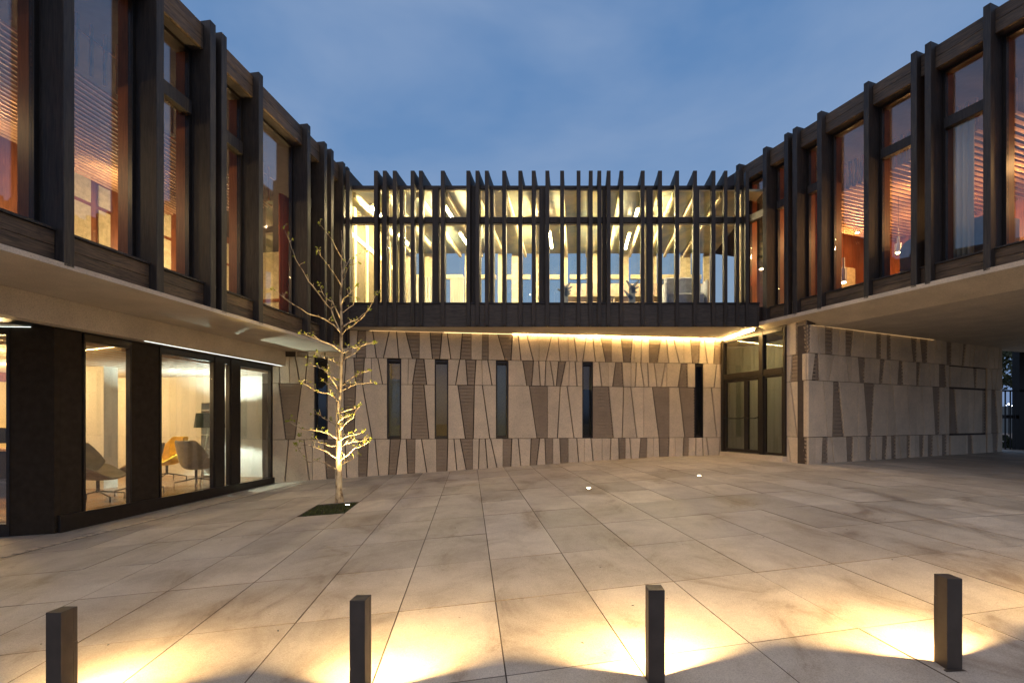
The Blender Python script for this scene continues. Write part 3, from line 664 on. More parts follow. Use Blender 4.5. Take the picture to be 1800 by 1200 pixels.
er = {0: [(1421, 1421, 'r'), (1425, 1424, 's'), (1438, 1440, 's'), (1451, 1451, 'r'), (1464, 1464, 's'), (1476, 1474, 's'), (1487, 1487, 'r'), (1500, 1497, 's'), (1511, 1511, 's'), (1520, 1520, 's'), (1541, 1541, 'r'), (1549, 1549, 's'), (1559, 1559, 'r'), (1566, 1566, 's'), (1584, 1583, 's'), (1602, 1606, 'r'), (1612, 1611, 's'), (1618, 1622, 'r'), (1631, 1630, 's'), (1646, 1644, 's'), (1655, 1656, 's'), (1664, 1664, 'r'), (1673, 1672, 's'), (1680, 1680, 's'), (1687, 1687, 's'), (1694, 1691, 'r'), (1699, 1694, 's'), (1707, 1704, 's'), (1714, 1710, 's'), (1722, 1720, 's'), (1729, 1733, 's'), (1738, 1738, 's'), (1746, 1749, 's'), (1757, 1755, 's'), (1762, 1762, 'e')],
 1: [(1421, 1421, 's'), (1434, 1428, 'r'), (1439, 1441, 's'), (1453, 1453, 's'), (1466, 1457.5, 's'), (1472, 1472, 's'), (1483, 1483, 's'), (1487, 1493, 's'), (1498, 1497, 's'), (1509, 1512, 'r'), (1521, 1520, 's'), (1531, 1531, 's'), (1540, 1540, 's'), (1548, 1546, 'r'), (1556, 1551, 's'), (1564, 1566, 's'), (1581, 1578, 'r'), (1587, 1588, 's'), (1596, 1598, 's'), (1611, 1611, 'r'), (1618, 1615, 's'), (1626, 1626, 's'), (1634, 1636, 's'), (1643, 1643, 's'), (1651, 1651, 'r'), (1662, 1664, 's'), (1669, 1669, 'e')],
 2: [(1421, 1421, 's'), (1447.5, 1455, 's'), (1466, 1464, 'r'), (1475, 1484, 's'), (1510, 1508, 's'), (1519, 1526, 'r'), (1537.5, 1532.5, 's'), (1561, 1560, 's'), (1570, 1576, 's'), (1595, 1600, 's'), (1612, 1612, 's'), (1621, 1626, 's'), (1640, 1645, 'r'), (1652, 1651, 's'), (1659, 1664, 's'), (1669, 1669, 'e')],
 3: [(1421, 1421, 's'), (1434, 1434, 's'), (1447, 1444, 'r'), (1455, 1455, 's'), (1462, 1469, 's'), (1488, 1491, 'r'), (1500, 1497.5, 's'), (1509, 1511, 's'), (1522.5, 1522.5, 'r'), (1532, 1529, 's'), (1539, 1542, 's'), (1552, 1550, 'r'), (1560, 1556, 's'), (1567, 1568, 'r'), (1575, 1575, 's'), (1580, 1587, 's'), (1594, 1594, 'r'), (1600, 1599, 's'), (1608, 1608, 's'), (1616, 1617, 'r'), (1624, 1622, 's'), (1631, 1631, 'r'), (1640, 1639, 's'), (1648, 1651, 's'), (1656, 1656, 'r'), (1664, 1664, 's'), (1669, 1669, 'e')]}
for r, lst in er.items():
    for (a, b, k), (c, d_, _) in zip(lst[:-1], lst[1:]): panel(EF, sE, ewall, a, b, c, d_, EZ[r], EZ[r+1], k)
# hidden door: own panels, wider black joints
hd = {1: [(1671.5, 1671.5, 's'), (1682, 1682, 's'), (1691, 1688, 's'), (1702, 1702, 's'), (1712, 1714, 'r'), (1718, 1717, 's'), (1726, 1727, 's'), (1733, 1733, 'e')],
      2: [(1671.5, 1671.5, 'r'), (1679, 1684, 's'), (1691, 1691, 's'), (1703, 1703, 's'), (1714, 1711, 's'), (1719, 1720, 's'), (1728, 1728, 'r'), (1733, 1733, 'e')],
      3: [(1671.5, 1671.5, 's'), (1687, 1687, 's'), (1698, 1699, 's'), (1702, 1702, 'r'), (1709, 1712, 's'), (1724, 1724, 's'), (1734, 1734, 'e')]}
for r, lst in hd.items():
    for (a, b, k), (c, d_, _) in zip(lst[:-1], lst[1:]): panel(EF, sE, ewall, a, b, c, d_, EZ[r]-.03, EZ[r+1]+(.02 if r < 3 else 0), k, .008)
tl = {1: [(1736, 1736, 's'), (1742, 1745, 's'), (1753, 1750, 's'), (1762, 1762, 'e')], 2: [(1736, 1736, 's'), (1743, 1743, 'r'), (1750, 1755, 's'), (1758, 1758, 's'), (1762, 1762, 'e')], 3: [(1736, 1736, 's'), (1745, 1747, 'r'), (1754, 1752, 's'), (1762, 1762, 'e')]}
for r, lst in tl.items():
    for (a, b, k), (c, d_, _) in zip(lst[:-1], lst[1:]): panel(EF, sE, ewall, a, b, c, d_, EZ[r], EZ[r+1], k)
MB().box((0.03, .052, -1.5), (sE(1762), .3, 2.41), EF).build('backing_wall', M_back, ewall)
MB().box((0, .052, -1.5), (sJ(1417.5)-.03, .3, 2.58), JF).build('backing_wall', M_back, ewall)
MB().box((.1, -.03, 2.387), (sE(1640), -.02, 2.392), EF).build('led_strip', M_ledd, ewall)

# ------------------------------------------------------------------ passage end: gate, dusk landscape beyond
gate = empty('barred_gate', (17.6, 17.2, gz(17, 17)), 'black metal gate with vertical bars closing the far end of the passage', 'gate')
def PF(px, Z, y): return ((px-900)/F*Z, Z, (740-y)/F*Z+EYE)
Zg = 17.0
def gb(px0, px1, y0, y1, nm, m=M_blk, Z=Zg, th=.05):
    x0, _, z1 = PF(px0, Z, y0); x1, _, z0 = PF(px1, Z, y1)
    return MB().box((x0, Z, z0), (x1, Z+th, z1)).build(nm, m, gate)
gb(1792, 1812, 600, 800, 'gate_post', th=.25)
for px in (1767, 1776, 1784, 1820, 1829, 1838): gb(px, px+1.6, 688, 793, 'bar', th=.03)
gb(1764, 1850, 685, 688, 'gate_rail'); gb(1764, 1850, 729, 735, 'gate_rail', Z=Zg+.06); gb(1764, 1850, 789, 793, 'gate_rail')
# garden wall and roof beyond
can = MB()
random.seed(31)
for k in range(2600):
    px = random.uniform(1745, 1960); y = random.uniform(608, 684)-abs(random.gauss(0, 5)); Z = random.uniform(18.5, 21.5)
    c = Vector(PF(px, Z, y)); a = Vector([random.uniform(-1, 1) for _ in range(3)]).normalized()*.13; b = a.cross(Vector([random.uniform(-1, 1) for _ in range(3)])).normalized()*.10
    can.quad([c-a, c-b*.6, c+a, c+b*.6])
M_hleaf = plain('hedge leaf', (.035, .05, .02), .8)
tr2 = empty('dark_tree', PF(1800, 20, 800), 'dark leafy tree overhanging beyond the barred gate', 'tree')
cf = can.build('crown', M_hleaf, tr2); cf['kind'] = 'stuff'
MB().tube([PF(1850, 20, 800), PF(1852, 20, 700), PF(1840, 20, 650)], [.16, .13, .08], 8).build('trunk', M_hleaf, tr2)
bush = MB()
for k in range(700):
    px = random.uniform(1762, 1800); y = random.uniform(765, 792); Z = random.uniform(17.6, 18.4)
    if y < 792-28*(1-(px-1762)/38)-4: continue
    c = Vector(PF(px, Z, y)); a = Vector([random.uniform(-1, 1) for _ in range(3)]).normalized()*.08; b = a.cross(Vector([random.uniform(-1, 1) for _ in range(3)])).normalized()*.06
    bush.quad([c-a, c-b*.6, c+a, c+b*.6])
bo = bush.build('low_shrub', M_hleaf); tag(bo, 'low dark shrub behind the foot of the barred gate', 'shrub')
hm = MB(); random.seed(5)
n = 60; prev = None
for i in range(n+1):
    a = math.radians(8+i*2.2); r = 150
    x, y = r*math.sin(a), r*math.cos(a); hgt = 3.0+1.6*math.sin(i*.45)+random.uniform(0, .7)
    hm.v += [(x*.75, y*.75, -14), (x, y, hgt), (x*1.1, y*1.1, -10)]
for i in range(n):
    for q_ in (0, 1): hm.f.append((3*i+q_, 3*i+3+q_, 3*i+4+q_, 3*i+1+q_))
M_hill = plain('far hillside', (.05, .065, .07), .9)
ho = hm.build('hills', M_hill); tag(ho, 'far dusk hillside beyond the gate', kind='structure')
M_vl = emis('village lamp', (.9, .95, 1), 6)
vl = empty('village_lamps', PF(1775, 60, 745), 'tiny distant street lamps glimpsed through the gate bars', 'lamp')
for px, y in ((1768, 712), (1781, 713), (1774, 710)):
    x, Y, z = PF(px, 60, y); MB().box((x-.06, Y, z-.06), (x+.06, Y+.1, z+.06)).build('lamp_head', M_vl, vl); MB().box((x-.03, Y+.02, z-4.5), (x+.03, Y+.08, z-.061)).build('lamp_post', M_blk, vl)

# ------------------------------------------------------------------ tree in its pit
M_bark, t, b, o = newmat('pale bark'); nn = N(t, 'ShaderNodeTexNoise', Scale=14.0, Detail=6.0); t.links.new(coords(t, (1, 1, .5)), nn.inputs['Vector'])
t.links.new(ramp(t, nn.outputs['Fac'], [(.36, (.12, .08, .05)), (.48, (.40, .32, .21)), (.7, (.55, .47, .34))]), b.inputs['Base Color']); b.inputs['Roughness'].default_value = .85; bump(t, b, nn.outputs['Fac'], .9, .015)
TZ = 9.28
pl, pd = pit
pm = MB(); g = .0
pc = [sP(pl, pd), sP(pl+.76, pd), sP(pl+.76, pd+1.13), sP(pl, pd+1.13)]
pm.quad([(x, y, gz(x, y)-.02) for x, y in pc]); pto = pm.build('tree_pit', M_soil); tag(pto, 'dark soil in the slanted square pit at the tree foot', kind='structure')
random.seed(11); gr = MB()
for k in range(1500):
    L = pl+random.uniform(.02, .74); D = pd+random.uniform(.02, 1.11); x, y = sP(L, D); z = gz(x, y)-.02
    a = random.uniform(0, 6.28); h_ = random.uniform(.01, .04); w = .008
    gr.v += [(x-w*math.cos(a), y-w*math.sin(a), z), (x+w*math.cos(a), y+w*math.sin(a), z), (x+random.uniform(-.02, .02), y+random.uniform(-.02, .02), z+h_)]
    n_ = len(gr.v); gr.f.append((n_-3, n_-2, n_-1))
M_moss = plain('low grass', (.06, .075, .018), .9)
go = gr.build('ground_cover', M_moss); tag(go, 'low moss and grass blades covering the tree pit', 'grass', kind='stuff')
tree = empty('young_tree', PF(597, TZ, 884), 'slender uplit young tree with sprouting buds, growing from a pit in the paving', 'tree')
def TP(x, y, dz=0): Z = TZ+dz; return Vector(((x-900)/F*TZ, TZ+dz, (740-y)/F*TZ+EYE))
trunk = [(597, 888), (595, 850), (595.5, 815), (596, 785), (594.5, 750), (595, 715), (597, 698), (598, 687), (599, 663), (599.5, 640), (600, 617), (600, 593), (601, 576), (600, 547), (598, 518), (601, 497), (601, 474), (600, 457), (602, 433), (600, 405)]
k = len(trunk)
tpts = [TP(x, y) for x, y in trunk]
# refine with wobble
fine = []; rad = []
for i in range(k-1):
    for q_ in range(3):
        f = q_/3; p = tpts[i].lerp(tpts[i+1], f); fine.append(p+Vector((random.uniform(-.004, .004), random.uniform(-.01, .01), 0)))
        F_ = (i+f)/(k-1); rad.append((.058 if F_ > .02 else .078)*(1-F_)**1.05+.006)
fine.append(tpts[-1]); rad.append(.005)
MB().tube(fine, rad, 12).build('trunk', M_bark, tree, smooth=True)
E = lambda l: [(480+x/8, 700+y/8) for x, y in l]; A = lambda l: [(480+x/8.57, 570+y/8.57) for x, y in l]; C5 = lambda l: [(400+.2917*x, 270+.2917*y) for x, y in l]
br = [E([(915, 990), (885, 980), (740, 900), (690, 870), (570, 885), (510, 840), (450, 700), (400, 620)]), E([(915, 850), (885, 820), (780, 730), (690, 690), (570, 650), (450, 655), (420, 630)]),
      E([(920, 900), (960, 860), (1060, 800), (1160, 700), (1250, 670), (1320, 640), (1385, 600)]), E([(930, 950), (960, 930), (1030, 880), (1090, 850), (1160, 790)]),
      E([(920, 700), (945, 670), (1010, 630), (1100, 610), (1200, 600), (1330, 545)]), E([(925, 620), (955, 600), (1060, 540), (1110, 520), (1230, 505), (1355, 460)]),
      E([(915, 575), (890, 545), (790, 485), (690, 455), (590, 440), (470, 425), (370, 360), (300, 315)]), E([(915, 680), (885, 665), (800, 660), (740, 630), (640, 600), (540, 575), (430, 515)]),
      E([(920, 490), (950, 440), (1000, 390), (1060, 340), (1160, 270), (1180, 215), (1280, 90)]), E([(915, 440), (870, 400), (820, 370), (750, 340), (640, 290), (560, 245), (470, 210), (390, 215)]),
      E([(925, 360), (950, 330), (1040, 270), (1110, 260), (1170, 230)]), E([(920, 220), (950, 190), (1040, 160), (1120, 140), (1160, 100)]),
      A([(1000, 1190), (985, 1150), (950, 1090), (880, 1040), (760, 1030), (690, 1000), (600, 930), (530, 890)]), A([(1005, 1010), (1040, 970), (1100, 920), (1200, 870), (1320, 850), (1420, 840)]),
      A([(1010, 940), (1025, 900), (1060, 840), (1120, 780), (1200, 730), (1290, 680), (1350, 650)]), A([(1005, 1000), (985, 950), (950, 870), (900, 770), (870, 715)]),
      A([(1005, 1020), (900, 950), (830, 920), (740, 870), (650, 815)]), A([(1010, 860), (930, 800), (830, 740), (790, 690), (720, 650), (640, 630), (560, 610)]),
      A([(1020, 640), (1000, 610), (930, 550), (860, 530), (790, 515), (670, 495)]), A([(1020, 610), (1060, 520), (1150, 460), (1240, 400), (1300, 320), (1400, 260), (1500, 255)]),
      A([(1025, 420), (1000, 380), (970, 340), (890, 310), (820, 240)]), A([(1030, 400), (1100, 345), (1200, 330), (1250, 310)]),
      C5([(688, 1085), (660, 1010), (640, 950), (560, 840), (510, 770), (460, 670), (430, 580), (405, 500)]), C5([(690, 1090), (650, 1035), (610, 1010), (520, 980), (420, 920), (340, 850)]),
      C5([(690, 1090), (730, 1070), (780, 1055), (840, 1020), (900, 960), (945, 880)]), C5([(686, 1050), (720, 1010), (760, 990), (800, 950), (830, 920)]),
      C5([(684, 910), (720, 890), (770, 880), (830, 840)]), C5([(688, 800), (660, 730), (640, 700), (610, 650)]), C5([(690, 770), (750, 690), (820, 680)]), C5([(690, 730), (700, 600), (780, 520)]),
      C5([(695, 640), (670, 560), (630, 500)]), C5([(692, 1200), (660, 1165), (600, 1140), (510, 1110)]), C5([(696, 1200), (740, 1165), (790, 1145), (870, 1120)]), C5([(684, 1000), (640, 900), (600, 870), (575, 800)]),
      C5([(690, 960), (740, 900), (760, 850)])]
tips = []; lf = MB(); random.seed(21)
def leafq(c, s):
    a = Vector([random.uniform(-1, 1) for _ in range(3)]).normalized(); b = a.cross(Vector([random.uniform(-1, 1) for _ in range(3)])).normalized()
    lf.quad([c-a*s, c-b*s*.5, c+a*s, c+b*s*.5])
for n_, bl in enumerate(br):
    sgn = random.choice((-1, 1))*random.uniform(.1, .75); L = len(bl); pts = []
    for i, (x, y) in enumerate(bl): pts.append(TP(x, y, sgn*(i/(L-1))**.8*.8))
    fp = []; fr_ = []; low = (bl[0][1] > 640)
    r0 = .0165 if bl[0][1] > 700 else (.014 if bl[0][1] > 560 else .009)
    for i in range(L-1):
        for q_ in range(3):
            f = q_/3; p = pts[i].lerp(pts[i+1], f)
            if i or q_: p = p+Vector([random.uniform(-.008, .008) for _ in range(3)])
            fp.append(p); F_ = (i+f)/(L-1); fr_.append(r0*(1-.78*F_))
    fp.append(pts[-1]); fr_.append(r0*.2)
    bo = MB().tube(fp, fr_, 7).build('branch', M_bark, tree, smooth=True)
    # spurs
    sp = MB(); ns = max(3, int(len(fp)*.5))
    for s_ in range(ns):
        i = random.randint(int(len(fp)*.3), len(fp)-1); p = fp[i]
        d = Vector((random.uniform(-.6, .6), random.uniform(-1, 1), random.uniform(.1, 1))).normalized()*random.uniform(.03, .13)
        sp.tube([p, p+d*.5+Vector((0, 0, .01)), p+d], [.005, .004, .003], 5)
        if bl[0][1] > 420:
            for q_ in range(random.randint(1, 3)): leafq(p+d+Vector([random.uniform(-.015, .015) for _ in range(3)]), random.uniform(.015, .032))
    if bl[0][1] > 450:
        for q_ in range(5): leafq(fp[-1]+Vector([random.uniform(-.03, .03) for _ in range(3)]), random.uniform(.018, .040))
    sp.build('twigs', M_bark, bo)['kind'] = 'stuff'
lo = lf.build('young_leaves', M_leaf, tree); lo['kind'] = 'stuff'

# ------------------------------------------------------------------ in-ground uplights
M_up = emis('uplight glass', (1, .8, .45), 60)
def uplight(px, py, label, Z, grp='recessed ground lights', dx=0):
    x = (px-900)/F*Z; z = gz(x, Z)
    o = empty('ground_light', (x, Z, z), label, 'light', grp)
    ring = MB(); n = 16
    for i in range(n):
        a, b_ = 2*PI*i/n, 2*PI*(i+1)/n
        ring.hexa([(x+.04*math.cos(a), Z+.04*math.sin(a), z-.03), (x+.055*math.cos(a), Z+.055*math.sin(a), z-.03), (x+.055*math.cos(b_), Z+.055*math.sin(b_), z-.03), (x+.04*math.cos(b_), Z+.04*math.sin(b_), z-.03),
                   (x+.04*math.cos(a), Z+.04*math.sin(a), z+.008), (x+.055*math.cos(a), Z+.055*math.sin(a), z+.006), (x+.055*math.cos(b_), Z+.055*math.sin(b_), z+.006), (x+.04*math.cos(b_), Z+.04*math.sin(b_), z+.008)])
    ring.build('steel_ring', M_blk, o)
    m_ = MB()
    m_.v = [(x, Z, z+.012)]+[(x+.039*math.cos(2*PI*i/n), Z+.039*math.sin(2*PI*i/n), z+.004) for i in range(n)]; m_.f = [(0, 1+i, 1+(i+1) % n) for i in range(n)]
    m_.build('lens', M_up, o); return (x, Z, z)
uplight(1035, 858, 'small recessed ground light set in the paving, nearer to the slit windows', 9.36)
uplight(1229, 836, 'small recessed ground light set in the paving, nearer to the entrance doors', 10.3)
ux, uy, uz = uplight(611, 888, 'small recessed ground light beside the foot of the young tree', 8.9)
l = bpy.data.lights.new('tree_spot', 'SPOT'); l.energy = 800; l.color = (1, .70, .28); l.spot_size = math.radians(64); l.spot_blend = 1.0; l.shadow_soft_size = .03
lo = bpy.data.objects.new('tree_spot', l); lo.location = (ux, uy, uz+.03); COL.objects.link(lo)
d = (TP(597, 480)-Vector((ux, uy, uz))).normalized(); lo.rotation_euler = d.to_track_quat('-Z', 'Y').to_euler()

# ------------------------------------------------------------------ bollards
bz = 2.61
blabs = ['dark square bollard light at the left edge, its right side catching warm light', 'dark square bollard light in front of the tree, left of the middle',
         'dark slim bollard light right of the middle, seen almost face on', 'dark square bollard light at the right, its left side catching warm light', 'dark square bollard light just beyond the right edge of the picture']
for i, (px, ty) in enumerate([(80, 1076), (614.3, 1055), (1140, 1036.7), (1667-2, 1016.7), (2190, 997)]):
    x = (px-900)/F*bz; zt_ = EYE-(ty-740)/F*bz; zg = gz(x, bz)
    if i == 2: bw = .088
    else: bw = .083
    bo = empty('bollard', (x+bw/2, bz+.05, zg), blabs[i], 'bollard', 'bollard lights along the front of the courtyard')
    def BB(a, b, c, zz): return (x+a+.09*b, bz+b-.0*a, zz)
    def bx(a0, a1, b0, b1, z0, z1, nm, mat, **k): return MB().box((a0, b0, z0), (a1, b1, z1), lambda a, b, z: (x+a+.09*b, bz+b, z)).build(nm, mat, bo, **k)
    bx(0, bw, 0, .070, zg-.04, zt_, 'post', M_bol, bevel=.0015)
    bx(0, bw, .0701, .092, zg+.375, zt_, 'hood', M_bol, bevel=.0015)
    bx(0, .004, .0701, .092, zg-.04, zg+.3745, 'cheek', M_bol); bx(bw-.004, bw, .0701, .092, zg-.04, zg+.3745, 'cheek', M_bol)
    bx(-.02, bw+.02, -.02, -.0005, zg-.01, zg+.006, 'base_flange', M_bol); bx(.012, bw-.012, .0702, .0735, zg+.30, zg+.372, 'lens', emis('bollard lens', (1, .7, .35), 4))
    l = bpy.data.lights.new('bollard_lamp', 'AREA'); l.shape = 'RECTANGLE'; l.size = .022; l.size_y = .014; l.energy = 31*(1, .9, 1.08, .95, 1)[i]; l.color = (1, .65, .27); l.spread = math.radians(180)
    lo = bpy.data.objects.new('bollard_lamp', l); lo.location = (x+bw/2+.007, bz+.074, zg+.355); COL.objects.link(lo)
    lo.rotation_euler = (math.radians(60), 0, math.radians(-5+(0, -4, 4, 3, 0)[i]))

# ------------------------------------------------------------------ drain channel
dr = MB()
def HF(t, d, z): x, y, _ = GF(t, d, 0); return (x, y, gz(x, y)+z)
for k in range(60):
    t = 4.0+.15*k
    dr.box((t, -.96, .004), (t+.11, -.85, .009), HF)
dro = dr.build('drain_channel', M_soff); 
MB().box((4.0, -.965, .0015), (13.0, -.845, .0035), HF).build('slot_bed', M_blk, dro)
tag(dro, 'narrow slotted drain channel running along the ground floor glazing', 'drain')

random.seed(77); lt = MB()
for k in range(46):
    x, y = random.uniform(-5, 6), random.uniform(2.8, 11); z = gz(x, y)+.004; a = random.uniform(0, 6.28); r_ = random.uniform(.006, .016)
    lt.quad([(x+r_*math.cos(a), y+r_*math.sin(a), z), (x-.5*r_*math.sin(a), y+.5*r_*math.cos(a), z+.006), (x-r_*math.cos(a), y-r_*math.sin(a), z+.001), (x+.5*r_*math.sin(a), y-.5*r_*math.cos(a), z+.004)])
lto = lt.build('fallen_leaves', M_hill); tag(lto, 'tiny dry leaf fragments and grit scattered on the paving', 'leaves', kind='stuff')
# ------------------------------------------------------------------ furniture
def shell_chair(loc, rz, mat, label, cat='armchair', sc=1.0):
    root = empty('armchair', loc, label, cat, 'swivel armchairs in the lounge'); root.rotation_euler = (0, 0, 0)
    R = Matrix.Rotation(rz, 4, 'Z'); O = Vector(loc)
    def T(p): return tuple(O+R@(Vector(p)*sc))
    nu, nv = 12, 14; m = MB()
    # profile v: front seat edge -> seat back -> top of back ; u across, curving up to arms
    for v in range(nv+1):
        f = v/nv
        if f < .45: y = -.34+.58*(f/.45); z = .40-.03*math.sin(f/.45*PI)
        else: g_ = (f-.45)/.55; y = .24+.20*g_; z = .40+.62*g_**1.05
        wd = .34+.05*math.sin(min(1, f/.7)*PI)-(.10*max(0, f-.75)/.25)
        for u in range(nu+1):
            a = (u/nu-.5)*2
            wrap = abs(a)**2.2
            yy = y-(.20*wrap if f > .4 else 0); zz = z+(.26*wrap*(1-max(0, f-.55)/.45) if f < .95 else 0)*min(1, f/.25)
            m.v.append((a*wd, yy, zz))
    W_ = nu+1
    for v in range(nv):
        for u in range(nu): m.f.append((v*W_+u, v*W_+u+1, (v+1)*W_+u+1, (v+1)*W_+u))
    m.v = [T(p) for p in m.v]
    o = m.build('shell', mat, root, smooth=True); s_ = o.modifiers.new('s', 'SOLIDIFY'); s_.thickness = .045; s_.offset = 0
    sb = o.modifiers.new('sub', 'SUBSURF'); sb.levels = 1; sb.render_levels = 1
    c = MB().tube([T((0, 0, .14)), T((0, 0, .38))], .028*sc, 8); c.build('column', M_blk, root)
    for q_ in range(4):
        a = PI/4+q_*PI/2
        MB().tube([T((0, 0, .17)), T((.40*math.cos(a), .40*math.sin(a), .09)), T((.40*math.cos(a), .40*math.sin(a), 0))], .014*sc, 6).build('leg', M_blk, root)
    return root
M_beige = plain('beige upholstery', (.30, .25, .16), .9); M_yel = plain('yellow upholstery', (.75, .42, .02), .85); M_bluec = plain('pale blue upholstery', (.35, .38, .45), .9)
fz = -.10
shell_chair((-7.84, 12.0, fz), 2.9, M_beige, 'beige shell armchair seen from behind, next to the floor lamp', sc=1.12)
shell_chair((-9.35, 13.1, fz), -.5, M_yel, 'bright yellow shell armchair against the lounge wall', sc=1.15)
shell_chair((-8.27, 10.75, fz), -1.5, M_beige, 'beige shell armchair seen side on, cut by the left edge of the wide lounge window', sc=1.1)
shell_chair((-8.35, 9.75, fz), 1.9, M_beige, 'beige shell armchair behind the narrow pane near the dark corner panel', sc=1.15)
# floor lamp
lx, ly = -7.97, 12.75; lamp = empty('floor_lamp', (lx, ly, fz), 'tripod floor lamp with dark drum shade standing by the lounge window', 'lamp')
sh = MB(); n = 28
for i in range(n):
    a, b_ = 2*PI*i/n, 2*PI*(i+1)/n
    for r0, r1, z0, z1 in ((.36, .31, 1.33, 1.71),):
        sh.hexa([(lx+r0*math.cos(a), ly+r0*math.sin(a), z0), (lx+r0*math.cos(b_), ly+r0*math.sin(b_), z0), (lx+(r0-.008)*math.cos(b_), ly+(r0-.008)*math.sin(b_), z0), (lx+(r0-.008)*math.cos(a), ly+(r0-.008)*math.sin(a), z0),
                 (lx+r1*math.cos(a), ly+r1*math.sin(a), z1), (lx+r1*math.cos(b_), ly+r1*math.sin(b_), z1), (lx+(r1-.008)*math.cos(b_), ly+(r1-.008)*math.sin(b_), z1), (lx+(r1-.008)*math.cos(a), ly+(r1-.008)*math.sin(a), z1)])
sh.build('lamp_shade', plain('dark green shade', (.05, .065, .05), .9), lamp)
for q_ in range(3):
    a = .5+q_*2*PI/3; MB().tube([(lx+.04*math.cos(a), ly+.04*math.sin(a), 1.40), (lx+.38*math.cos(a), ly+.38*math.sin(a), fz)], [.012, .017], 8).build('leg', plain('pale wood leg', (.5, .42, .3), .6), lamp)
MB().tube([(lx, ly, 1.38), (lx, ly, 1.46)], .02).tube([(lx, ly, 1.46), (lx, ly, 1.53)], .035, 8).build('bulb', emis('cool bulb', (.9, 1, .86), 12), lamp)
l = bpy.data.lights.new('floor_lamp_light', 'POINT'); l.energy = 165; l.color = (.86, 1.0, .88); l.shadow_soft_size = .045
lo = bpy.data.objects.new('floor_lamp_light', l); lo.location = (lx, ly, 1.56); COL.objects.link(lo)
# bookshelf
bs = empty('bookshelf', GF(13.6, 1.9, -1.6), 'slender white bookshelf lit from within behind the floor lamp', 'shelf')
s0 = 1.75; 
for d in (s0, s0+.75): MB().box((13.45, d, -1.6), (13.74, d+.03, .55), GF).build('side_panel', M_white, bs)
for z in (-1.55, -1.2, -.8, -.4, 0, .3, .52): MB().box((13.45, s0+.031, z), (13.74, s0+.749, z+.025), GF).build('shelf', M_white, bs)
# reception desk far left
dk = empty('reception_desk', (-11.2, 10.2, fz), 'dark reception desk with light wooden top seen through the leftmost pane', 'desk')
MB().box((-12.6, 10.0, fz), (-10.2, 10.6, .88)).build('desk_body', M_steel, dk); MB().box((-12.7, 9.95, .881), (-10.1, 10.65, .93)).build('desk_top', M_slat, dk)
mo = empty('computer_monitor', (-11.0, 10.3, .93), 'black computer monitor on the reception desk', 'monitor')
MB().box((-11.35, 10.3, 1.03), (-10.8, 10.33, 1.36)).build('screen', M_blk, mo); MB().box((-11.1, 10.32, .931), (-11.04, 10.36, 1.1)).build('stand', M_blk, mo)

# bridge furniture: tree silhouettes, chairs, partition
M_tg = plain('grey blue board', (.10, .12, .16), .8)
def silh(px, Z, y0, y1, label, arms):
    x = (px-900)/F*Z; P = lambda a, y: PF(a, Z, y)
    r = empty('tree_cutout', BF(0, 0, 3.12), label, 'decoration', 'tree shaped boards on the bridge'); r.location = (x, Z, 3.12+EYE)
    def plk(a, b, w0, w1):
        a = Vector(P(*a)); b = Vector(P(*b)); d_ = (b-a).normalized(); n_ = Vector((-d_.z, 0, d_.x)); t_ = Vector((0, .012, 0))
        return MB().hexa([a-n_*w0-t_, a+n_*w0-t_, a+n_*w0+t_, a-n_*w0+t_, b-n_*w1-t_, b+n_*w1-t_, b+n_*w1+t_, b-n_*w1+t_])
    plk((px, y0+75), (px, y0), .11, .09).build('stem', M_tg, r)
    for (a, b) in arms: plk((px, y0+a[0]), (px+b[0], y0+b[1]), .055, .02).build('arm', M_tg, r)
silh(993, 15.0, 506, 0, 'grey board cut like a tree with forked arms, leftmost on the bridge', [((2, 0), (-8, -12)), ((2, 0), (10, -10)), ((8, 0), (-13, 2)), ((4, 0), (13, -2)), ((10, 0), (11, 4)), ((14, 0), (10, 9))])
silh(1111, 14.6, 506, 0, 'broad grey board cut like a forked tree, in the middle on the bridge', [((0, 0), (-10, -13)), ((0, 0), (12, -13)), ((4, 0), (12, -2)), ((20, 0), (-14, 4)), ((6, 0), (9, 8))])
silh(1172, 15.2, 494, 0, 'slim grey board cut like a tree with flat spreading arms, rightmost on the bridge', [((2, 0), (-12, -3)), ((2, 0), (12, -3)), ((3, 0), (9, 5)), ((3, 0), (-9, 5))])
pt = empty('low_partition', BF(3.2, 3.6, 3.12), 'low pinkish partition standing on the bridge behind the tree shaped boards', 'partition')
M_pink = plain('pinkish board', (.42, .33, .27), .8)
for k in range(7): MB().box((1.15+.72*k, 3.7, 3.13), (1.15+.72*k+.70, 3.75, 4.72), BF).build('panel', M_pink, pt)
tb = empty('long_table', BF(2.4, 3.0, 3.12), 'pale wooden table on the bridge behind the tree shaped boards', 'table')
MB().box((1.2, 2.7, 4.02), (4.6, 3.4, 4.06), BF).build('tabletop', M_bint, tb)
for xx in (1.25, 2.9, 4.5):
    for d_ in (2.75, 3.33): MB().box((xx, d_, 3.12), (xx+.05, d_+.05, 4.019), BF).build('leg', M_bint, tb)
sf = empty('blue_sofa', BF(5.0, 1.2, 3.12), 'pale blue high backed sofa at the right end of the bridge', 'sofa')
def sof(a0, a1, d0, d1, z0, z1, nm, bev=.05): MB().box((a0, d0, z0), (a1, d1, z1), BF).build(nm, M_bluec, sf, bevel=bev)
sof(4.3, 5.35, 1.25, 1.45, 3.3, 4.22, 'backrest'); sof(4.32, 5.33, .7, 1.249, 3.25, 3.62, 'seat'); sof(4.2, 4.299, .7, 1.4, 3.2, 3.95, 'armrest'); sof(5.351, 5.45, .7, 1.4, 3.2, 4.0, 'armrest')
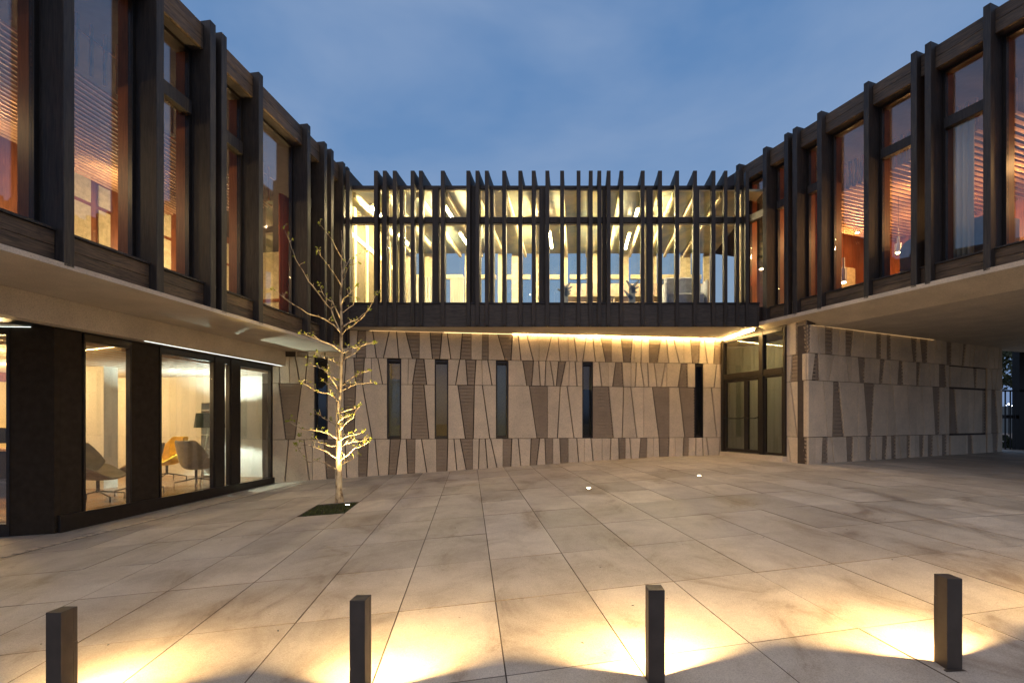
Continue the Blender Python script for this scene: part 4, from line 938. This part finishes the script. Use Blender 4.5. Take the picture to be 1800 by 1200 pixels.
# curtains on the bridge, behind the left glazing
def curtain(FR, a0, a1, d, z0, z1, mat, label, k=40, amp=.04, ax=True):
    m = MB()
    for i in range(k+1):
        s = a0+(a1-a0)*i/k; dd_ = d+amp*math.sin(i*1.3)
        m.v += [FR(s, dd_, z0), FR(s, dd_+.01*math.sin(i*.7), z1)]
    for i in range(k): m.f.append((2*i, 2*i+2, 2*i+3, 2*i+1))
    o = m.build('curtain', mat, None, smooth=True); tag(o, label, 'curtain'); s_ = o.modifiers.new('s', 'SOLIDIFY'); s_.thickness = .006; return o
curtain(BF, -4.5, -3.55, 4.9, 3.13, 5.3, M_cur, 'white curtain gathered at the rear left glazing of the bridge')
curtain(BF, -2.95, -2.45, 4.9, 3.13, 5.3, M_cur, 'narrow white curtain at the rear glazing of the bridge, second from the left')
curtain(RF, 8.98, 9.42, .62, 3.06, 5.95, M_cur, 'long grey white curtain hanging in the window near the right end of the east wing', 26, .05)
curtain(RF, 11.95, 12.2, .60, 3.06, 6.0, M_curo, 'rust coloured curtain hanging in a narrow east wing window', 20, .04)
curtain(LF, 11.15, 11.6, .62, 2.40, 5.3, M_curo, 'dark reddish curtain in the west wing window nearest to the bridge', 26, .05)
# east room: pendants, lounge seat, sign
M_pend = plain('steel pendant', (.5, .5, .5), .3, .8)
for px, y0, y1, Z, lab in ((1483, 453, 496, 12.6, 'small cylinder pendant lamp glowing low in the wide east wing window'), (1579, 416, 444, 12.0, 'small cylinder pendant lamp beside the dark counter in the east wing')):
    x, Y, zt2 = PF(px, Z, y0); _, _, zb2 = PF(px, Z, y1); r = empty('pendant_lamp', (x, Y, zt2), lab, 'lamp', 'pendant lamps in the east wing')
    zm = zb2+(zt2-zb2)*.55
    MB().tube([(x, Y, zt2+.002), (x, Y, 5.6+EYE)], .004, 6).build('cord', M_blk, r); MB().tube([(x, Y, zm), (x, Y, zt2)], .03, 10).build('stem', M_pend, r)
    MB().tube([(x, Y, zb2), (x, Y, zm-.001)], .075, 14).build('lamp_shade', M_pend, r); MB().tube([(x, Y, zb2-.02), (x, Y, zb2-.001)], .05, 10).build('bulb', M_bulb, r)
ct = empty('kitchen_hood', RF(9.7, 1.6, 3.05), 'rounded dark grey hood behind the east wing window, below a pendant lamp', 'hood')
poly = []
for i in range(9): a = PI-i*PI/16; poly.append((.28*math.cos(a), .28*math.sin(a)))
m = MB(); pr = [(0, 3.05), (0, 3.7)]+[(.28+.28*math.cos(PI-i*PI/12), 3.7+.25*math.sin(PI-i*PI/12)) for i in range(7)]+[(1.5, 3.95), (1.5, 3.05)]
v0 = len(m.v); kk = len(pr)
m.v += [RF(10.35-s_, .9, z_) for s_, z_ in pr]+[RF(10.35-s_, 1.8, z_) for s_, z_ in pr]
m.f.append(tuple(range(kk))); m.f.append(tuple(range(2*kk-1, kk-1, -1)))
for i in range(kk): j = (i+1) % kk; m.f.append((i, j, kk+j, kk+i))
m.build('hood_body', plain('dark grey lacquer', (.10, .10, .13), .35), ct)
# red sign
M_red = emis('lit red sign', (1, .10, .02), 1.6); M_redt = emis('sign letters', (1, .75, .3), 2.4)
sg = empty('red_sign', RF(13.1, 1.0, 3.9), 'small lit red sign with yellow letters inside the last east wing window by the bridge', 'sign')
for k, ch in enumerate(('E', 'P', 'O')):
    t1 = 13.52-.22*k
    MB().box((t1-.20, .82, 4.02), (t1, .85, 4.32), RF).build('sign_tile', M_red, sg)
    cu_ = bpy.data.curves.new('letter', 'FONT'); cu_.body = ch; cu_.size = .27; cu_.extrude = .003; cu_.align_x = 'CENTER'; cu_.align_y = 'CENTER'
    tmp = bpy.data.objects.new('tmp', cu_); COL.objects.link(tmp); bpy.context.view_layer.update()
    me_ = bpy.data.meshes.new_from_object(tmp.evaluated_get(bpy.context.evaluated_depsgraph_get())); bpy.data.objects.remove(tmp)
    lo_ = bpy.data.objects.new('letter', me_); COL.objects.link(lo_); me_.materials.clear(); me_.materials.append(M_redt)
    p = Vector(RF(t1-.10, .808, 4.17)); ex = (Vector(RF(0, 0, 0))-Vector(RF(1, 0, 0))).normalized(); ez = Vector((0, 0, 1)); ey = ex.cross(ez)
    mt = Matrix(((ex.x, ez.x, ey.x), (ex.y, ez.y, ey.y), (ex.z, ez.z, ey.z))).to_4x4(); mt.translation = p
    lo_.parent = sg; lo_.matrix_parent_inverse = Matrix.Translation(sg.location).inverted(); lo_.matrix_basis = mt
